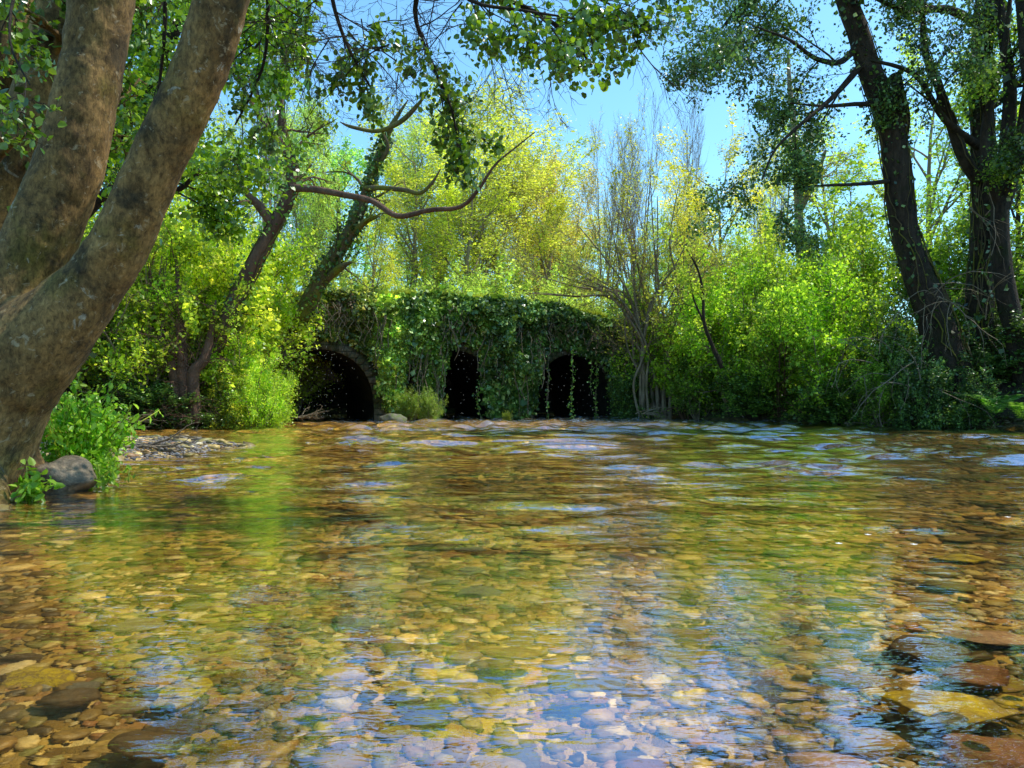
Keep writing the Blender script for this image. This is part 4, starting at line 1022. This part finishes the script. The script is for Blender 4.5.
# driftwood and bank roots
for k, (px, py, d, w_, ang, lab) in enumerate([(145,447,8.3,.55,.3,'grey driftwood stick lying on the gravel bar'),(302,418,18.6,.5,-.4,'pale tangled roots at the waterline below the bright bush'),(640,414,21.2,.8,.15,'dead branch caught at the foot of the willow stems'),(846,424,17.0,.7,-.2,'broken branch lying at the water under the bank bushes'),(100,425,12.5,.7,.5,'dead branch leaning on the bank behind the nettles')]):
    o = W(px, py, d); o.z = max(o.z, .06); e = thing('driftwood', lab, 'driftwood', tuple(o)); lines = []; rd_ = random.Random(70+k)
    for c in range(3 if k in (0,3,4) else 9):
        grow(rd_, lines, [], o+Vector((rd_.gauss(0,.08),rd_.gauss(0,.05),0)), Vector((math.cos(ang+rd_.gauss(0,.5)), rd_.gauss(0,.4), .12+abs(rd_.gauss(0,.25)))), w_*rd_.uniform(.6,1.2), .018, 0, dict(n=[8,5,3], jit=[.12,.2,.2], trop=[-.04,-.05,-.05], kids=[3,2], lo=[.3,.3], ang=[.6,.6], ratio=[.5,.5], tap=.25, rmin=.004))
    v, q = tubes(lines, 5); mesh('branches', v, q, mat=M['bark_twig'], parent=e, origin=o)

# ferns
def fern(label, loc, n, L, seed, col=(1,1,1), mat='leaf_mid'):
    r = random.Random(seed); e = thing('fern', label, 'fern', loc); o = Vector(loc)
    for k in range(n):
        a = 6.28*k/n+r.uniform(-.3,.3); d = Vector((math.cos(a)*.6, math.sin(a)*.6, 1.2)).normalized(); p = o.copy(); pts = [p.copy()]
        N = 18
        for i in range(N):
            d = (d+Vector((math.cos(a)*.02,math.sin(a)*.02,-.085))).normalized(); p = p+d*(L*r.uniform(.9,1.1)/N); pts.append(p.copy())
        V = []; Q = []
        for i in range(1, N):
            t_ = i/N; w = L*.26*math.sin(math.pi*min(1,t_*.85+.12))*(1.05-t_); dd = (pts[i+1]-pts[i-1]).normalized(); sd = dd.cross(Vector((0,0,1))).normalized()
            for s in (-1,1):
                b = pts[i]; tp2 = b+sd*s*w+dd*w*.35-Vector((0,0,w*.2)); hw = dd*(L/N*.42); oo = len(V)
                V += [tuple(b-hw*.6), tuple(b.lerp(tp2,.5)-hw), tuple(tp2), tuple(b.lerp(tp2,.5)+hw)]; Q.append((oo,oo+1,oo+2,oo+3))
        tv, tq = tubes([(pts,[.006*(1-i/(N+1)) for i in range(N+1)])], 4); oo = len(V); V += [tuple(x) for x in tv]; Q += [tuple(x+oo) for x in tq]
        f = mesh('frond', V, Q, mat=M[mat], parent=e, smooth=False, origin=o); f.color = (*col,1)
fern('large blue-green fern on the bank beneath the slim trees', (GX(996,15.0),15.0,.30), 10, 1.0, 1, (.35,.62,.9), 'leaf_fresh')
fern('fern at the waterline with drooping pale fronds', (GX(958,15.5),15.5,.12), 8, .65, 2, (1.0,1.2,.9), 'leaf_mid')
fern('bright fern at the outermost end of the bank', (GX(1024,14.4),14.4,.2), 9, .9, 3, (.35,.6,.5), 'leaf_fresh')

# leafy plants at the foot of the alder
def herb(label, px, py, d, n, h, seed, size=.06, spread=.16, zb=.05):
    r = random.Random(seed); g = np.random.default_rng(seed); x = GX(px,d); o = Vector((x,d,zb)); e = thing('leafy_plant', label, 'plant', tuple(o)); lines = []; P = []
    for k in range(n):
        p = o+Vector((r.gauss(0,spread*.4),r.gauss(0,spread*.4),0)); dd = Vector((r.gauss(.15,.35),r.gauss(-.05,.3),1)).normalized(); L = h*r.uniform(.55,1.1); pts = [p.copy()]
        for i in range(6):
            dd = (dd+rv(r)*.09+Vector((.02,0,-.04))).normalized(); p = p+dd*(L/6); pts.append(p.copy())
            for j in range(3): P.append(tuple(p+rv(r)*.02))
        lines.append((pts,[.004]*7))
    v, q = tubes(lines, 4); mesh('stems', v, q, mat=M['leaf_fresh'], parent=e, origin=o)
    v, q = leaves(np.array(P), size, g, 6, .35, .5, .55, .3); mesh('foliage', v, q, mat=M['leaf_fresh'], parent=e, smooth=False, origin=o).color = (.8,1.15,.7,1)
herb('clump of bright green nettles lit by the sun behind the trunk foot', 80, 455, 5.45, 130, .50, 1, .040, .20, .12)
herb('tall green stems rising against the dark bushes beside the trunk', 72, 440, 5.7, 34, .68, 2, .045, .2, .15)
herb('low green plant trailing into the water beyond the pale boulder', 96, 485, 5.2, 22, .18, 3, .035, .18, .03)
herb('small yellow-green plant in the water at the trunk foot', 28, 492, 4.55, 9, .20, 4, .05, .10, .0)

# leaf litter and ground ivy on both banks
gu = np.random.default_rng(15); n = 90000
x = gu.uniform(-11, 15, n); y = gu.uniform(3.2, 24, n); s = sdist(x, y); z = height(x, y)
m = (s > .02) & (s < 2.5) & (z > .09); x, y, z = x[m], y[m], z[m]
k = fbm(x*1.1, y*1.1, 44) > .42; x, y, z = x[k], y[k], z[k]
v, q = leaves(np.stack([x,y,z+gu.uniform(.01,.14,len(x))],-1), .07, gu, 4, .1, .5, .8)
o = mesh('ground_ivy', v, q, mat=M['leaf_ivy'], smooth=False); o.color = (1.5,1.6,1.1,1); tag(o, 'low ivy and weeds carpeting the river banks', kind='stuff')

# fallen petals floating on the water
for k, (px, py) in enumerate([(839,547),(914,548),(868,538),(783,419),(1008,520)]):
    d = CAMH*F/(py-HY); g2 = np.random.default_rng(k); n = 6
    V = []; Q = []
    for j in range(5):
        a = j*1.257; c, s = math.cos(a), math.sin(a); oo = len(V); z = .012
        for (u, w, zz) in ((.0,0,0),(.55,.32,.25),(1,0,.35),(.55,-.32,.25)): V.append((.016*(u*c-w*s), .016*(u*s+w*c), z+.012*zz))
        Q.append((oo,oo+1,oo+2,oo+3))
    o = mesh('blossom', V, Q, mat=M['fluff'], smooth=False); o.location = (GX(px,d), d, 0)
    tag(o, 'small white blossom floating on the dark rippled water', 'blossom', 'white blossoms floating on the river')

# ------------------------------------------------------------------ sky, sun, camera
w = bpy.data.worlds.new('World'); bpy.context.scene.world = w; w.use_nodes = True
nt = w.node_tree; bg = nt.nodes['Background']; sk = nt.nodes.new('ShaderNodeTexSky'); sk.sky_type = 'NISHITA'; sk.sun_disc = False
sk.sun_elevation = SEL; sk.sun_rotation = SAZ; sk.air_density = 1.0; sk.dust_density = .6; sk.ozone_density = 1.0
mxs = nt.nodes.new('ShaderNodeMix'); mxs.data_type = 'RGBA'; mxs.blend_type = 'MULTIPLY'; mxs.inputs[0].default_value = 1; mxs.inputs[7].default_value = (1.2,1.85,2.0,1)
nt.links.new(sk.outputs[0], mxs.inputs[6]); nt.links.new(mxs.outputs[2], bg.inputs['Color']); bg.inputs['Strength'].default_value = .15
sl = bpy.data.lights.new('sun', 'SUN'); sl.energy = 5.0; sl.angle = R(.5); sl.color = (1,.95,.85)
so_ = bpy.data.objects.new('sun', sl); link(so_); so_.rotation_euler = SUN.to_track_quat('Z','Y').to_euler()
cam = bpy.data.cameras.new('camera'); co = bpy.data.objects.new('camera', cam); link(co)
co.location = (0,0,CAMH); co.rotation_euler = (R(90),0,0)
cam.sensor_width = 36; cam.lens = F/1024*36; cam.shift_y = (HY-384)/1024; cam.clip_start = .05; cam.clip_end = 2000
sc = bpy.context.scene; sc.camera = co
sc.view_settings.view_transform = 'Standard'; sc.view_settings.look = 'None'; sc.view_settings.exposure = 0
sc.render.engine = 'CYCLES'; cy = sc.cycles; cy.max_bounces = 7; cy.diffuse_bounces = 5; cy.glossy_bounces = 3; cy.transmission_bounces = 4; cy.transparent_max_bounces = 12
cy.use_denoising = True; cy.sample_clamp_indirect = 0; cy.caustics_reflective = False; cy.caustics_refractive = True

sl.cycles.is_caustics_light = True
for o in list(C.objects):
    if o.type == 'MESH' and o.name.split('.')[0] in ('ground','river_pebbles','stone','cobble'): o.cycles.is_caustics_receiver = True
